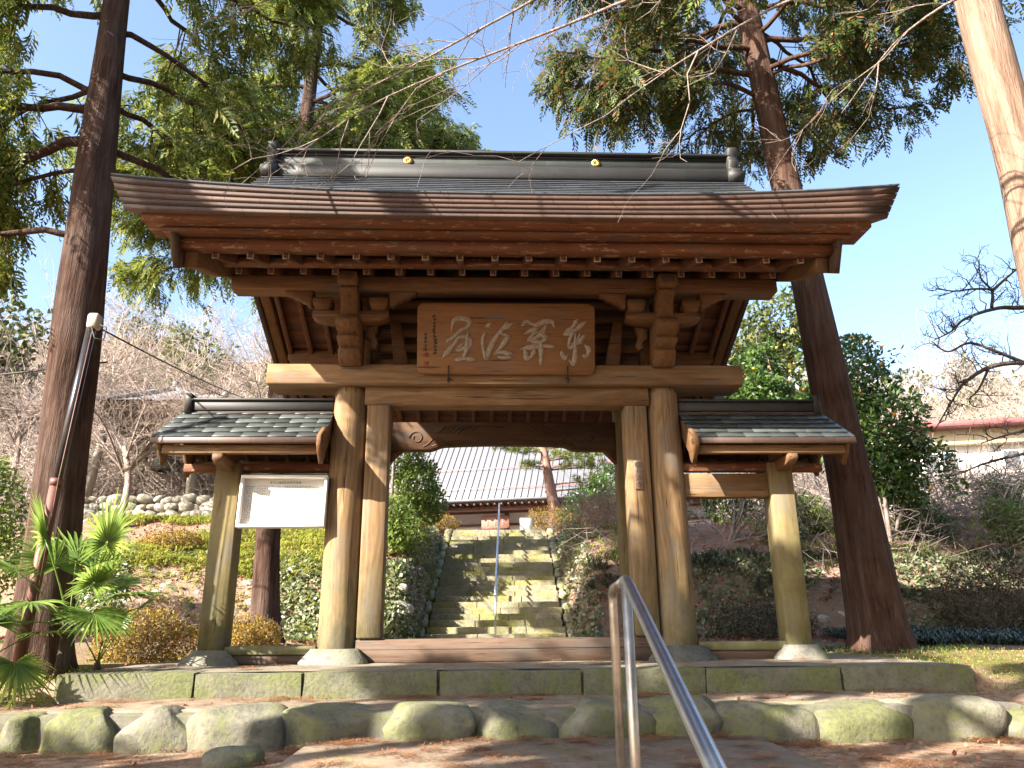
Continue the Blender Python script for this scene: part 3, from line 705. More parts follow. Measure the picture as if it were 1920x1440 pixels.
# notice board hung in the left side bay
nb = thing('notice_board', 'white framed notice board with rows of small black writing beside the left column', 'notice board', (-2.445, -.30, 1.235))
nb.rotation_euler = (math.radians(-4), 0, math.radians(.8))
m_panel = plain('white_board_panel', (.60, .56, .51), .55, var=.08, scale=3)
part('board_panel', MB().box(-.45, .45, .075, .095, .01, .555, .002), m_panel, nb)
for (a, b, c, d) in ((-.465, .465, 0, .03), (-.465, .465, .537, .567), (-.465, -.437, .031, .536), (.437, .465, .031, .536)):
    part('frame_rail', MB().box(a, b, 0, .10, c, d, .003), m_white, nb)
tm = text_mesh('青木山護国院長源寺由緒', .031)
obj('board_title', tm, m_ink, nb, (.0, .0745, .487), (PI/2, 0, 0))
rr = np.random.default_rng(21); P0, P1 = [], []
for r in range(15):
    n = int(rr.integers(24, 31)) if r < 12 else 10
    for k in range(n):
        if rr.random() < .1: continue
        cx_ = -.405+.81*k/30; cz_ = .458-.0262*r
        for q in range(4):
            a = rr.uniform(-.0075, .0075, 2); b = a*[1, 1]; hv = rr.random() < .5
            l = rr.uniform(.004, .008)
            P0.append((cx_+a[0]-(l if hv else 0), .0744, cz_+a[1]-(0 if hv else l))); P1.append((cx_+a[0]+(l if hv else 0), .0744, cz_+a[1]+(0 if hv else l)))
V, F = seg_geo(P0, P1, np.full(len(P0), .0011), np.full(len(P0), .0011), 3)
m_inkg = plain('faded_ink', (.07, .06, .055), .8)
tag(MB().add(V, F).build('board_writing', m_inkg, nb), kind='stuff')
for x in (-.3, .3): part('mounting_batten', MB().box(x-.025, x+.025, .096, .235, .40, .47, .003), m_beam, nb)
# small temple-name tablet on the right door post
tb = thing('name_tablet', 'narrow wooden name tablet with round crest and black characters on the right door post', 'sign', (1.468, -.132, 1.655))
m_tab = wood('tablet_wood', (.20, .12, .075), (.30, .20, .135), (.38, .28, .2), 2)
part('tablet_board', MB().box(-.047, .047, -.018, .0, 0, .325, .004), m_tab, tb)
obj('tablet_lettering', text_mesh('長\n源\n寺', .074), m_ink, tb, (0, -.0195, .172), (PI/2, 0, 0))
cr = MB(); a = np.linspace(0, 2*PI, 25)
cr.tube(np.stack([.034*np.cos(a), np.full(25, -.019), .275+.034*np.sin(a)], 1), .0035, 5, False)
cr.tube(np.stack([.012*np.cos(a), np.full(25, -.019), .275+.012*np.sin(a)], 1), .004, 5, False)
for q in range(14): t = q*PI/7; cr.tube([(.015*math.cos(t), -.019, .275+.015*math.sin(t)), (.031*math.cos(t), -.019, .275+.031*math.sin(t))], .002, 4)
part('tablet_crest', cr, m_inkg, tb)

# ------------------------------------------------------------------ stone edges in front
ks = thing('stone_kerb', 'long mossy kerb of seven cut stone blocks edging the gate platform', 'kerb', (0, -1.4, -.37))
kx = [-3.97, -2.783, -1.855, -.67, .601, 1.701, 2.931, 4.137]
def rough_block(x0, x1, y0, y1, z0, z1, seed, amp=.012, rd=.022, n=.09):
    nx, ny, nz = max(3, int((x1-x0)/n)), 4, 4
    m_ = MB(); mid = np.array([(x0+x1)/2, (y0+y1)/2, (z0+z1)/2]); hf = np.array([(x1-x0)/2, (y1-y0)/2, (z1-z0)/2])
    for ax in range(3):
        o = [k for k in range(3) if k != ax]; N_ = (nx, ny, nz)
        for sd in (-1, 1):
            u = np.linspace(-1, 1, N_[o[0]]+1); v = np.linspace(-1, 1, N_[o[1]]+1); U, W = np.meshgrid(u, v)
            Q = np.zeros(U.shape+(3,)); Q[..., o[0]] = U; Q[..., o[1]] = W; Q[..., ax] = sd
            P = mid + Q*hf
            d = np.clip(np.abs(P-mid) - (hf-rd), 0, None); inn = np.clip(P-mid, -(hf-rd), hf-rd)
            L = np.linalg.norm(d, axis=-1, keepdims=True); P = mid + inn + np.sign(P-mid)*d/np.maximum(L, 1e-6)*np.minimum(L, rd)
            P = P + unit(P-mid)*(amp*hash_noise(P, seed, 7, 3))[..., None]
            m_.grid(P if (sd > 0) == (ax != 1) else P[:, ::-1])
    return m_
for k in range(7): rough_block(kx[k]+.004, kx[k+1]-.004, -.0, .42, -.09, .222-.006*(k % 2)+.008*(k == 0), 40+k).build('kerb_stone', m_kerb, ks, smooth=True)
be = thing('boulder_edging', 'row of rounded mossy boulders holding the landing below the kerb', 'boulders', (0, -2.3, -.6))
bl = [(-3.785, -3.523, -.376, -.60), (-3.467, -2.964, -.361, -.62), (-2.965, -2.419, -.357, -.63), (-2.401, -1.772, -.337, -.64), (-1.774, -1.08, -.345, -.58), (-.962, -.381, -.344, -.56), (-.341, .245, -.352, -.56), (.326, .978, -.345, -.56), (.978, 1.512, -.329, -.58), (1.53, 2.274, -.359, -.61), (2.291, 2.936, -.369, -.67), (2.94, 3.654, -.345, -.66), (-4.25, -3.86, -.40, -.62), (3.68, 4.05, -.40, -.64)]
for k, (x0, x1, zt, zb) in enumerate(bl):
    me = rock(((x1-x0)*1.17+.01, .46, (zt-zb)+.20), 60+k*3, .46+.16*((k*7) % 5)/4, 34, 22, .10, 6)
    obj('boulder', me, m_boulder, be, ((x0+x1)/2, .06, (zt+zb)/2-.085+.6), (.06, .05*math.sin(k*3.7), .09*math.sin(k*2.1)))
mt = rough_block(-4.1, 3.9, -.04, .22, -.1, .225, 7, .02, .03, .12); mt.build('mortar_bed', m_mortar, be, smooth=True)
rb_ = np.random.default_rng(3)
for k in range(len(bl)-3):
    x = bl[k][1]+.02; s_ = rb_.uniform(.09, .17)
    obj('filler_stone', rock((s_, .2, s_*rb_.uniform(.8, 1.5)), 800+k, .55, 12, 9, .12), m_boulder, be, (x, .07, rb_.uniform(.0, .14)), (0, rb_.uniform(-.4, .4), 0))
for k, (x, y, s, c) in enumerate(((-1.93, -2.95, .42, 'flat mossy stone sunk in the earth beside the concrete path'), (-1.5, -2.42, .16, 'small grey stone wedged at the path corner'))):
    o = obj('field_stone', rock((s, s*.7, s*.42), 91+k, .7, 18, 11, .1, 6), m_boulder, None, (x, y, -.60)); tag(o, c, 'stone')

# ------------------------------------------------------------------ foreground handrail
hr = thing('handrail', 'bent stainless steel tube handrail with two posts beside the front path', 'handrail', (.16, -6.0, -.56))
def arc_path(pts, r=.07, n=6):
    P = [np.array(p, float) for p in pts]; o = [P[0]]
    for k in range(1, len(P)-1):
        a = unit(P[k-1]-P[k]); b = unit(P[k+1]-P[k]); A, B = P[k]+a*r, P[k]+b*r
        for t in np.linspace(0, 1, n): o.append((1-t)**2*A + 2*t*(1-t)*P[k] + t*t*B)
    return o+[P[-1]]
rl = arc_path([(.050, .42, -.03), (.044, .42, .945), (.022, .0, .962), (-.075, -1.2, .615), (-.25, -3.4, -.03)], .055)
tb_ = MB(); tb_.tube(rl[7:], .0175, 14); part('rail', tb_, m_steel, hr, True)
tb_ = MB(); tb_.tube(rl[:8], .0165, 14); part('post', tb_, m_steelr, hr, True)
tb_ = MB(); tb_.tube([(.022, .01, -.03), (.022, .01, .945)], .0165, 14); part('post', tb_, m_steelr, hr, True)
tb_ = MB(); tb_.tube([(-.13, -2.2, -1.0), (-.13, -2.2, .30)], .0205, 14); part('post', tb_, m_steelr, hr, True)

# ------------------------------------------------------------------ stone stairs to the hall
st = thing('stone_stairs', 'long mossy stone stairway climbing from behind the gate to the hall', 'stairs', (STX(6), 6, -.1), rz=-math.atan(.033))
rs = np.random.default_rng(5); NST = 23; TR, RI = 7/23, 2.74/23
for k in range(NST):
    cuts = sorted([-1.27-.05*rs.random()] + list(np.array([-.5, .35])+rs.uniform(-.28, .28, 2)) + [1.27+.05*rs.random()])
    for a, b in zip(cuts[:-1], cuts[1:]):
        dz = rs.uniform(-.003, .003); dy = rs.uniform(-.004, .004)
        me = rough_block(a+.004, b-.004, TR*k+dy, TR*(k+1)+.10, RI*(k+1)-.20+dz, RI*(k+1)+dz, int(rs.integers(1e6)), .006, .016, .2)
        me.build('step_stone', m_step, st, smooth=True)
for sx in (-1, 1):
    for k in range(11):
        me = rock((.22, .62, .22), 300+k, .6, 12, 8, .08); obj('side_stone', me, m_step, st, (sx*1.42, .2+k*.66, .05+k*.66*RI/TR), (math.atan(RI/TR), 0, .1*math.sin(k)))
sr = thing('stair_handrail', 'thin steel handrail running up the middle of the stone stairs', 'handrail', (STX(6), 6, -.1), rz=-math.atan(.033))
pts = [(0, .05, .80)] + [(0, TR*k, RI*k+.80) for k in (7, 14, 22.5)]
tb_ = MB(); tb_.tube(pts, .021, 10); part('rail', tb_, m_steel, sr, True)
for k in (0, 5, 11, 16, 22):
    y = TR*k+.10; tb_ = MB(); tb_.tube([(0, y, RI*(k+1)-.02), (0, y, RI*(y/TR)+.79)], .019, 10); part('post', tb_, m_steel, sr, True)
sg = thing('white_sign', 'blank white square sign standing at the head of the stone stairs', 'sign', (.93, 12.9, 2.60))
part('sign_face', MB().box(-.17, .17, -.02, .02, .05, .38, .006), m_white, sg); part('sign_leg', MB().box(-.03, .03, .025, .06, 0, .30, .004), m_white, sg)
sg = thing('plant_label', 'tiny white plant label on a stick at the foot of the right bank', 'sign', (1.95, 5.0, .0))
part('label_plate', MB().box(-.04, .04, -.006, .006, .22, .30, .002), m_white, sg); part('label_stick', MB().box(-.006, .006, .008, .018, -.02, .29, .001), m_white, sg)

# ------------------------------------------------------------------ main hall
m_metalroof = plain('grey_metal_roof', (.125, .125, .135), .42, .0, .12, 1.2)
m_plaster = plain('white_plaster', (.80, .78, .76), .8, var=.04)
m_hallwood = wood('hall_timber', (.10, .045, .03), (.17, .08, .055), (.24, .125, .09), 0)
m_redpaint = plain('faded_red_pipe', (.45, .16, .14), .5)
m_hp = plain('hall_plaque_wood', (.30, .13, .09), .6)
hall = thing('main_hall', 'temple main hall with large pale grey metal roof and white plaster walls', 'building', (.30, 20.2, 2.75), rz=math.radians(-14))
HW = 8.5; RS = 1.05
roofp = part('hall_roof', MB().prism([(0, 1.78), (0, 1.90), (7, 1.90+7*RS), (7.2, 1.78+7*RS)], 0, -HW, HW, .02), m_metalroof, hall)
rib = MB().prism([(-.005, 1.905), (-.005, 1.95), (6.98, 1.95+6.98*RS), (6.98, 1.905+6.98*RS)], 0, -.014, .014, .003).mesh('standing_seam')
for k in range(66): obj('standing_seam', rib, m_metalroof, roofp, (-HW+.1+k*.257, 0, 0))
for t in (.35, 1.25):
    tb_ = MB(); tb_.tube([(-HW, t-.05, 1.99+t*RS), (HW, t-.05, 1.99+t*RS)], .014, 6); part('snow_guard', tb_, m_redpaint, roofp)
part('hall_eave_beam', MB().box(-HW+.3, HW-.3, .35, .60, 1.50, 1.70, .01), m_hallwood, hall)
raf = MB().box(-.035, .035, .05, 1.5, 1.68, 1.775, .004).mesh('hall_rafter')
for k in range(62): obj('hall_rafter', raf, m_hallwood, hall, (-8.2+k*.268, 0, 0))
part('hall_wall', MB().box(-HW+.6, HW-.6, 1.5, 1.7, -.2, 3.2, .01), m_plaster, hall)
for k in range(7):
    part('hall_post', MB().box(-8.05+k*2.66, -7.88+k*2.66, 1.40, 1.497, -.2, 1.9, .006), m_hallwood, hall)
part('hall_rail', MB().box(-HW+.6, HW-.6, 1.36, 1.397, 1.02, 1.12, .004), m_hallwood, hall)
part('hall_rail', MB().box(-HW+.6, HW-.6, 1.36, 1.397, 1.52, 1.67, .004), m_hallwood, hall)
part('hall_lattice', MB().box(-HW+.6, HW-.6, 1.30, 1.38, -.2, .50, .004), m_hallwood, hall)
for k in range(8): part('lattice_opening', MB().box(-1.2+k*.31, -1.02+k*.31, 1.285, 1.298, .20, .33, .003), m_iron, hall)
hp = thing('hall_plaque', 'reddish wooden plaque hung under the eave of the main hall', 'plaque', (.20, 21.0, 3.60), rz=math.radians(-14))
part('plaque_board', MB().prism([(-.55, .06), (-.49, 0), (.49, 0), (.55, .06), (.55, .44), (.49, .5), (-.49, .5), (-.55, .44)], 1, -.03, .03, .008), m_hp, hp)
for k in range(3):
    q = MB()
    for z in range(3): q.tube([(-.36+.3*k, -.033, .12+.1*z), (-.24+.3*k, -.033, .15+.1*z)], .012, 5)
    q.tube([(-.30+.3*k, -.033, .10), (-.29+.3*k, -.033, .40)], .012, 5); part('plaque_character', q, m_chalk, hp)

# ------------------------------------------------------------------ bell pavilion on its cobble base
m_tile = plain('grey_roof_tile', (.20, .20, .21), .5, var=.2)
m_greywood = wood('grey_timber', (.16, .13, .11), (.27, .235, .20), (.38, .34, .30), 2)
pv = thing('bell_pavilion', 'open timber bell pavilion with grey hipped roof behind bare branches', 'pavilion', (-9.2, 12.8, 3.42))
for (x, y) in ((-1.2, -1.3), (1.2, -1.3), (-1.2, 1.3), (1.2, 1.3)):
    q = MB(); q.tube([(x*1.1, y*1.1, -.1), (x*.95, y*.95, 2.35)], (.115, .10), 10); part('pavilion_post', q, m_greywood, pv)
for y in (-1.25, 1.25): part('pavilion_tie', MB().box(-1.5, 1.5, y-.07, y+.07, 1.9, 2.08, .01), m_greywood, pv)
for x in (-1.15, 1.15): part('pavilion_tie', MB().box(x-.07, x+.07, -1.17, 1.17, 1.9, 2.07, .01), m_greywood, pv)
u = np.linspace(-1, 1, 13); t = np.linspace(0, 1, 7); q = MB()
for a in range(4):
    rows = []
    for tt in t:
        w = 2.15*(1-tt)+.05; zz = 2.30+.95*tt**1.4; x = u*w; z = zz + .10*np.abs(u)**3*(1-tt)**2
        ca, sa = math.cos(a*PI/2), math.sin(a*PI/2); y = np.full(13, -w)
        rows.append(np.stack([x*ca-y*sa, x*sa+y*ca, z], 1))
    q.grid(rows)
    rows[0] = rows[0]
roofq = part('pavilion_roof', q, m_tile, pv)
q = MB(); q.grid([[(-2.18, -2.18, 2.36), (2.18, -2.18, 2.36)], [(-2.18, 2.18, 2.36), (2.18, 2.18, 2.36)]]); part('pavilion_soffit', q, m_greywood, roofq)
for a in range(4):
    ca, sa = math.cos(a*PI/2), math.sin(a*PI/2); pp = []
    for tt in np.linspace(-.04, 1, 9):
        w = 2.15*(1-tt)+.05; x, y = w, -w; pp.append((x*ca-y*sa, x*sa+y*ca, 2.36+.95*max(tt, 0)**1.4+.10*(1-tt)**2))
    q = MB(); q.tube(pp, .075, 8); part('hip_ridge', q, m_tile, roofq)
q = MB(); lathe(q, [(.05, 3.2), (.2, 3.25), (.18, 3.34), (.08, 3.40), (.12, 3.48), (.02, 3.58)], 12); part('roof_finial', q, m_tile, roofq)
q = MB(); lathe(q, [(.36, .9), (.38, 1.0), (.33, 1.3), (.30, 1.7), (.2, 1.82), (.03, 1.86)], 18); bell = part('bronze_bell', q, plain('bronze', (.10, .11, .09), .5, .6), pv)
cw = thing('cobble_wall', 'low wall of pale rounded cobbles under the bell pavilion', 'wall', (-9.0, 11.0, 2.55))
rs = np.random.default_rng(9); vr = [rock((1, .9, .78), 500+k, .8, 14, 9, .10, 4) for k in range(7)]
for r in range(4):
    x = -1.9-.1*(r % 2)
    while x < 2.0:
        s = rs.uniform(.2, .42); o = obj('cobble', vr[int(rs.integers(7))], m_rockw, cw, (x+s/2, .12*r+rs.uniform(-.05, .05), .10+.215*r+rs.uniform(-.03, .03)), tuple(rs.uniform(-.4, .4, 3)))
        o.scale = (s*1.15, s, s*rs.uniform(.75, 1.05)); x += s*.93
for k, (x, y, z, s) in enumerate(((1.9, .2, .35, .7), (2.25, .5, .1, .55))):
    o = obj('cobble', vr[k], m_boulder, cw, (x, y, z), (0, .3, .5)); o.scale = (s, s, s)

# ------------------------------------------------------------------ house on the right
m_tin = plain('maroon_tin_roof', (.22, .075, .07), .45, var=.15)
m_cream = plain('cream_wall', (.52, .42, .26), .85, var=.08)
m_glass, nt_, b_ = new_mat('window_glass'); b_.inputs['Base Color'].default_value = (.06, .08, .1, 1); b_.inputs['Roughness'].default_value = .08
m_wall2 = plain('pale_house_wall', (.72, .68, .64), .85, var=.06)
hs = thing('house', 'pale two storey house with flat maroon roof half hidden by trees', 'house', (17.5, 17, 3.0), rz=math.radians(-14))
part('wall', MB().box(-3.6, 5.5, 0, 5, -.6, 3.0, .01), m_wall2, hs); part('wall_band', MB().box(-3.75, 5.6, -.35, 5.1, 3.003, 3.55, .01), m_cream, hs)
part('house_roof', MB().box(-4.0, 5.9, -.9, 5.4, 3.553, 3.75, .02), m_tin, hs); part('roof_ridge', MB().box(-4.0, -1.2, .4, 5.0, 3.753, 4.0, .02), m_tin, hs)
for (x, z0, z1, w) in ((-2.7, .0, 1.3, 1.5), (-.6, .0, 1.3, 1.5), (1.8, .2, 1.4, 1.3), (-1.6, 2.0, 2.8, 1.2), (1.0, 2.0, 2.8, 1.2)):
    f = part('window', MB().box(x-w/2, x+w/2, -.07, -.003, z0, z1, .006), m_white, hs)
    for q in (-1, 1): part('pane', MB().box(x+q*w/4-w/4+.05, x+q*w/4+w/4-.05, -.085, -.073, z0+.06, z1-.06, .003), m_glass, f)
part('lower_eave', MB().prism([(-1.7, 1.45), (-1.7, 1.55), (0, 2.0), (0, 1.88)], 0, -3.4, 4, .01), m_tile, hs)

# ------------------------------------------------------------------ pole, lamp housing and wires
m_black = plain('black_pipe', (.035, .032, .035), .28, .3, .3)
m_rust = plain('rusty_pipe', (.13, .055, .04), .55, .2, .4, 10)
po = thing('pipe_pole', 'slim black pipe pole with a pale box on top beside the big trunk', 'pole', (-4.53, -1.0, -.3))
q = MB(); q.tube([(0, 0, -.1), (.075, 0, 1.9)], .054, 12); part('lower_pipe', q, m_rust, po, True)
q = MB(); q.tube([(.070, 0, 1.75), (.160, 0, 3.52)], .046, 12); part('upper_pipe', q, m_black, po, True)
q = MB(); q.tube([(.073, 0, 1.86), (.075, 0, 1.93)], .060, 12); part('collar', q, m_rust, po, True)
part('box_housing', MB().box(.125, .240, -.06, .06, 3.50, 3.665, .02), plain('cream_plastic', (.42, .38, .31), .5, var=.05), po, True)
q = MB(); q.tube([(.19, -.05, 3.5), (.24, -.06, 3.38), (.33, -.05, 3.36), (.34, -.05, 3.5), (.27, -.05, 3.53)], .007, 6); part('cable_loop', q, m_iron, po, True)
q = MB(); q.tube([(.10, -.05, .3), (.12, -.055, 1.9), (.20, -.05, 3.45)], .006, 6); part('pole_cable', q, m_rust, po, True)
def wire(a, b, sag, r, label):
    t = np.linspace(0, 1, 16)[:, None]; P = np.array(a)*(1-t)+np.array(b)*t; P[:, 2] -= sag*4*t[:, 0]*(1-t[:, 0])
    q = MB(); q.tube(P, r, 5); tag(q.build('cable', m_iron, smooth=True), label, 'cable')
wire((-4.30, -1.0, 3.22), (-5.95, 12.2, 5.95), .12, .010, 'black cable sagging from the pipe pole towards the bell pavilion')
wire((-4.85, .35, 3.3), (-22, 8, 5.2), .3, .012, 'pale cable running off behind the big trunk')
# ------------------------------------------------------------------ vegetation
def bark(name, c1, c2, c3, sz=1.):
    m, nt, b = new_mat(name)
    co = coords(nt, (7, 7, .55)); n1 = noise(nt, co, 2.6*sz, 6, .65, .5); n2 = noise(nt, coords(nt), 1.2, 3, .6); n3 = noise(nt, co, 11, 3, .6)
    f = math_(nt, 'ADD', math_(nt, 'MULTIPLY', n1, .75), math_(nt, 'MULTIPLY', n3, .25))
    c = ramp(nt, f, [(.30, c1), (.5, c2), (.72, c3)])
    c = mixc(nt, ramp(nt, n2, [(.45, (0, 0, 0)), (.75, (.5,)*3)]), c, tuple(x*.6+.04 for x in c3))
    nt.links.new(c, b.inputs['Base Color']); b.inputs['Roughness'].default_value = .92; b.inputs['Specular IOR Level'].default_value = .12
    bump(nt, f, 1., .05, b); return m
m_bark = bark('cypress_bark', (.018, .009, .007), (.058, .032, .023), (.14, .09, .07))
m_barkp = bark('pale_cypress_bark', (.10, .06, .04), (.215, .14, .10), (.32, .23, .175), .7)
m_barkr = bark('dark_red_cypress_bark', (.025, .012, .008), (.075, .04, .028), (.15, .095, .07))
m_barkd = bark('dark_bark', (.035, .025, .02), (.075, .055, .045), (.13, .10, .085))
m_twig = bark('grey_twig_bark', (.16, .12, .10), (.27, .21, .18), (.38, .31, .27))
m_pinkt = bark('pinkish_twig_bark', (.25, .195, .155), (.41, .33, .275), (.53, .45, .39))
m_pine = bark('red_pine_bark', (.12, .06, .045), (.30, .17, .13), (.42, .30, .25))
L_cyp = leafm('cypress_leaf', [(0, (.04, .07, .013)), (.4, (.095, .14, .024)), (.75, (.18, .22, .04)), (1, (.28, .26, .07))], .35, .55)
L_cypb = leafm('browning_cypress_leaf', [(0, (.03, .045, .018)), (.5, (.06, .095, .022)), (.84, (.12, .15, .035)), (.9, (.20, .10, .035)), (1, (.27, .13, .05))], .3, .55)
L_cit = leafm('glossy_leaf', [(0, (.03, .065, .012)), (.5, (.055, .11, .02)), (1, (.11, .17, .035))], .3, .35, .5)
L_light = leafm('light_green_leaf', [(0, (.06, .10, .02)), (.5, (.12, .18, .035)), (1, (.20, .26, .06))], .4, .4)
L_ivy = leafm('ivy_leaf', [(0, (.07, .10, .04)), (.5, (.14, .17, .075)), (1, (.30, .31, .19))], .2, .4, .5)
L_fern = leafm('fern_blade', [(0, (.12, .16, .025)), (.5, (.24, .29, .045)), (.85, (.38, .40, .08)), (1, (.40, .29, .11))], .4, .5)
L_dkblade = leafm('dark_blade', [(0, (.02, .035, .012)), (.6, (.045, .07, .022)), (1, (.11, .12, .04))], .25, .35, .5)
L_lily = leafm('lily_turf_blade', [(0, (.03, .05, .035)), (.6, (.06, .085, .06)), (1, (.13, .16, .12))], .1, .22, .8)
L_aza = leafm('bronze_azalea_leaf', [(0, (.12, .075, .015)), (.4, (.24, .15, .025)), (.75, (.33, .22, .035)), (1, (.20, .20, .045))], .3, .5)
L_azd = leafm('dark_azalea_leaf', [(0, (.025, .025, .012)), (.6, (.05, .045, .018)), (1, (.12, .07, .03))], .2, .5)
L_palm = leafm('palm_blade', [(0, (.07, .13, .025)), (.5, (.13, .22, .04)), (1, (.25, .34, .08))], .4, .3, .5)
L_dry = leafm('fallen_leaf', [(0, (.16, .05, .035)), (.4, (.30, .11, .075)), (.7, (.42, .20, .14)), (1, (.30, .20, .10))], .15, .8, .1)
L_needle = leafm('fallen_needle', [(0, (.14, .055, .02)), (.5, (.27, .115, .05)), (1, (.38, .20, .10))], 0, .8, .1)
L_pine = leafm('pine_needle', [(0, (.05, .085, .02)), (.6, (.13, .17, .035)), (1, (.27, .27, .06))], .3, .5)
L_hill = leafm('hill_evergreen_leaf', [(0, (.035, .055, .016)), (.5, (.075, .10, .03)), (1, (.16, .16, .05))], .3, .6)

def trunk_mesh(path, rad, sides=22, seed=0, flare=.5, ridge=.05):
    P = np.array(path, float); R = np.array(rad, float); n = 46
    tt = np.linspace(0, 1, len(P)); t = np.linspace(0, 1, n)**1.25
    Q = np.stack([np.interp(t, tt, P[:, k]) for k in range(3)], 1); r = np.interp(t, tt, R)
    h = np.linalg.norm(Q-Q[0], axis=1); r = r*(1+flare*np.exp(-h/.30))
    a = np.arange(sides)*2*PI/sides; A, H = np.meshgrid(a, h)
    f = 1 + ridge*np.sin(A*5+H*.5+seed)*np.exp(-H/1.2)*2.2 + ridge*.6*np.sin(A*9+H*1.3+seed) + ridge*.5*np.sin(H*2.3+seed+A*2)
    V = Q[:, None] + np.stack([np.cos(A)*f*r[:, None], np.sin(A)*f*r[:, None], np.zeros_like(A)], -1)
    i = np.arange(n*sides).reshape(n, sides); j = np.roll(i, -1, 1)
    return np_mesh('trunk', V.reshape(-1, 3), np.stack([i[:-1], j[:-1], j[1:], i[1:]], -1).reshape(-1, 4), None, True)
def spray_leaves(C, D, rng, K=16, size=.30, fr=4, droop=.5, wid=.020):
    """flat drooping fronds, each a row of tapering side branchlets on both sides of its rib"""
    C = np.repeat(C, fr, 0) + rng.normal(0, .09, (len(C)*fr, 3)); D = np.repeat(D, fr, 0); n = len(C)
    Dn = unit(D + np.array([0, 0, -droop]) + rng.normal(0, .45, (n, 3)))
    Nn = unit(np.array([0, 0, .9]) + rng.normal(0, .45, (n, 3))); S = unit(np.cross(Dn, Nn)); Nn = np.cross(S, Dn)
    L = (size*rng.uniform(.6, 1.3, n))[:, None]; u = (np.arange(K)+.5)/K; sd = np.where(np.arange(K) % 2, 1., -1.); sd[-1] = 0
    base = C[:, None] + Dn[:, None]*(u*L)[..., None] - np.array([0, 0, 1.])*(.35*L*u**2)[..., None]
    bl = L*(.50*(1-.62*u))[None]*rng.uniform(.75, 1.25, (n, K))
    d = unit(Dn[:, None]*(.62+.5*u)[None, :, None] + S[:, None]*sd[None, :, None]*.75 + np.array([0, 0, -.22]) + rng.normal(0, .12, (n, K, 3)))
    w = unit(np.cross(d, Nn[:, None]))*(wid*rng.uniform(.7, 1.5, (n, K)))[..., None]
    V = np.stack([base-w*.6, base+d*bl[..., None]*.55+w, base+d*bl[..., None], base+d*bl[..., None]*.4-w], 2)
    F3 = (np.array([[0, 1, 2], [0, 2, 3]])[None] if False else np.array([[0, 1, 2]])[None])
    V = V[:, :, :3].reshape(-1, 3)
    return V, np.arange(len(V)).reshape(-1, 3)
def cypress(name, label, base, path, rad, limbs, seed, mat=None, leaf=None, spray=14, fr=4, size=.30, wid=.022, group=None, flare=.45):
    """limbs: list of (height, azimuth deg, length, thickness)"""
    rng = np.random.default_rng(seed); t = thing(name, label, 'tree', base, group)
    obj('trunk', trunk_mesh(path, rad, seed=seed, flare=flare), mat or m_bark, t)
    P = np.array(path, float); lim = MB(); C = []; D = []; tw0 = []; tw1 = []; twr = []
    for (h, az, ln, th) in limbs:
        c = np.array([np.interp(h, P[:, 2], P[:, k]) for k in range(3)]); a = math.radians(az)
        d = np.array([math.sin(a), math.cos(a), 0]); n = 12; u = np.linspace(0, 1, n)
        wob = rng.normal(0, .05*ln, (n, 3)); wob[0] = 0; wob = np.cumsum(wob, 0)*.35
        pts = c + d*(u*ln)[:, None] + np.array([0, 0, 1.])*(ln*(.22*u - .55*u**1.8 + .22*u**4))[:, None] + wob
        lim.tube(pts, th*.75*(1-.8*u)+.006, 6)
        m = int(spray*ln)
        for uu in rng.uniform(.22, 1.0, m)**.8:
            p = np.array([np.interp(uu, u, pts[:, k]) for k in range(3)]); sd = rng.choice([-1, 1])
            side = np.cross(d, [0, 0, 1.])*sd; L = rng.uniform(.15, .85)*(1.15-uu*.7)*min(ln, 2.6)*.42
            q = p + side*L + d*L*rng.uniform(.1, .8) + np.array([0, 0, -1])*L*rng.uniform(.15, .9)
            tw0.append(p); tw1.append(q); twr.append(.006+.008*(1-uu))
            k = max(1, int(L/.16))
            for w in np.linspace(.35, 1, k+1): C.append(p+(q-p)*w + rng.normal(0, .05, 3)); D.append(unit(q-p) + rng.normal(0, .3, 3))
    twr = np.array(twr); V, F = seg_geo(tw0, tw1, twr, twr*.4, 4); lim.add(V, F)
    lim.build('limbs', m_bark if mat is None else mat, t, smooth=True)
    V, F = spray_leaves(np.array(C), np.array(D), rng, 16, size, fr, wid=wid)
    obj('crown', np_mesh('crown', V, None, F), leaf or L_cyp, t)
    return t
def rlimbs(rng, h0, h1, n, l0, l1, th, az=(0, 360)):
    return [(h0+(h1-h0)*(k+rng.random())/n, rng.uniform(*az), (l0+(l1-l0)*k/n)*rng.uniform(.75, 1.2), th) for k in range(n)]
rg = np.random.default_rng(31)
# big cypress at the left of the gate
cypress('cypress_tree', 'massive reddish-brown cypress trunk rising beside the left end of the gate', (-4.78, -.25, -.22),
        [(0, 0, 0), (-.03, 0, 1.4), (-.20, .02, 4.2), (-.42, .05, 8.4), (-.6, .1, 14)], (.27, .255, .255, .155, .04),
        [(4.9, 262, 2.6, .05), (6.3, 268, 3.0, .09), (6.7, 278, 3.2, .07), (6.9, 250, 2.6, .05), (7.4, 300, 2.8, .06), (5.9, 285, 2.4, .04), (6.1, 48, 2.4, .06), (6.8, 38, 2.2, .05), (7.3, 52, 2.6, .05), (7.9, 45, 2.6, .05), (8.2, 270, 3, .06), (8.6, 240, 2.6, .05)]
        + rlimbs(rg, 8.8, 13.5, 16, 2.8, 1.2, .05), 11, spray=10, fr=3)
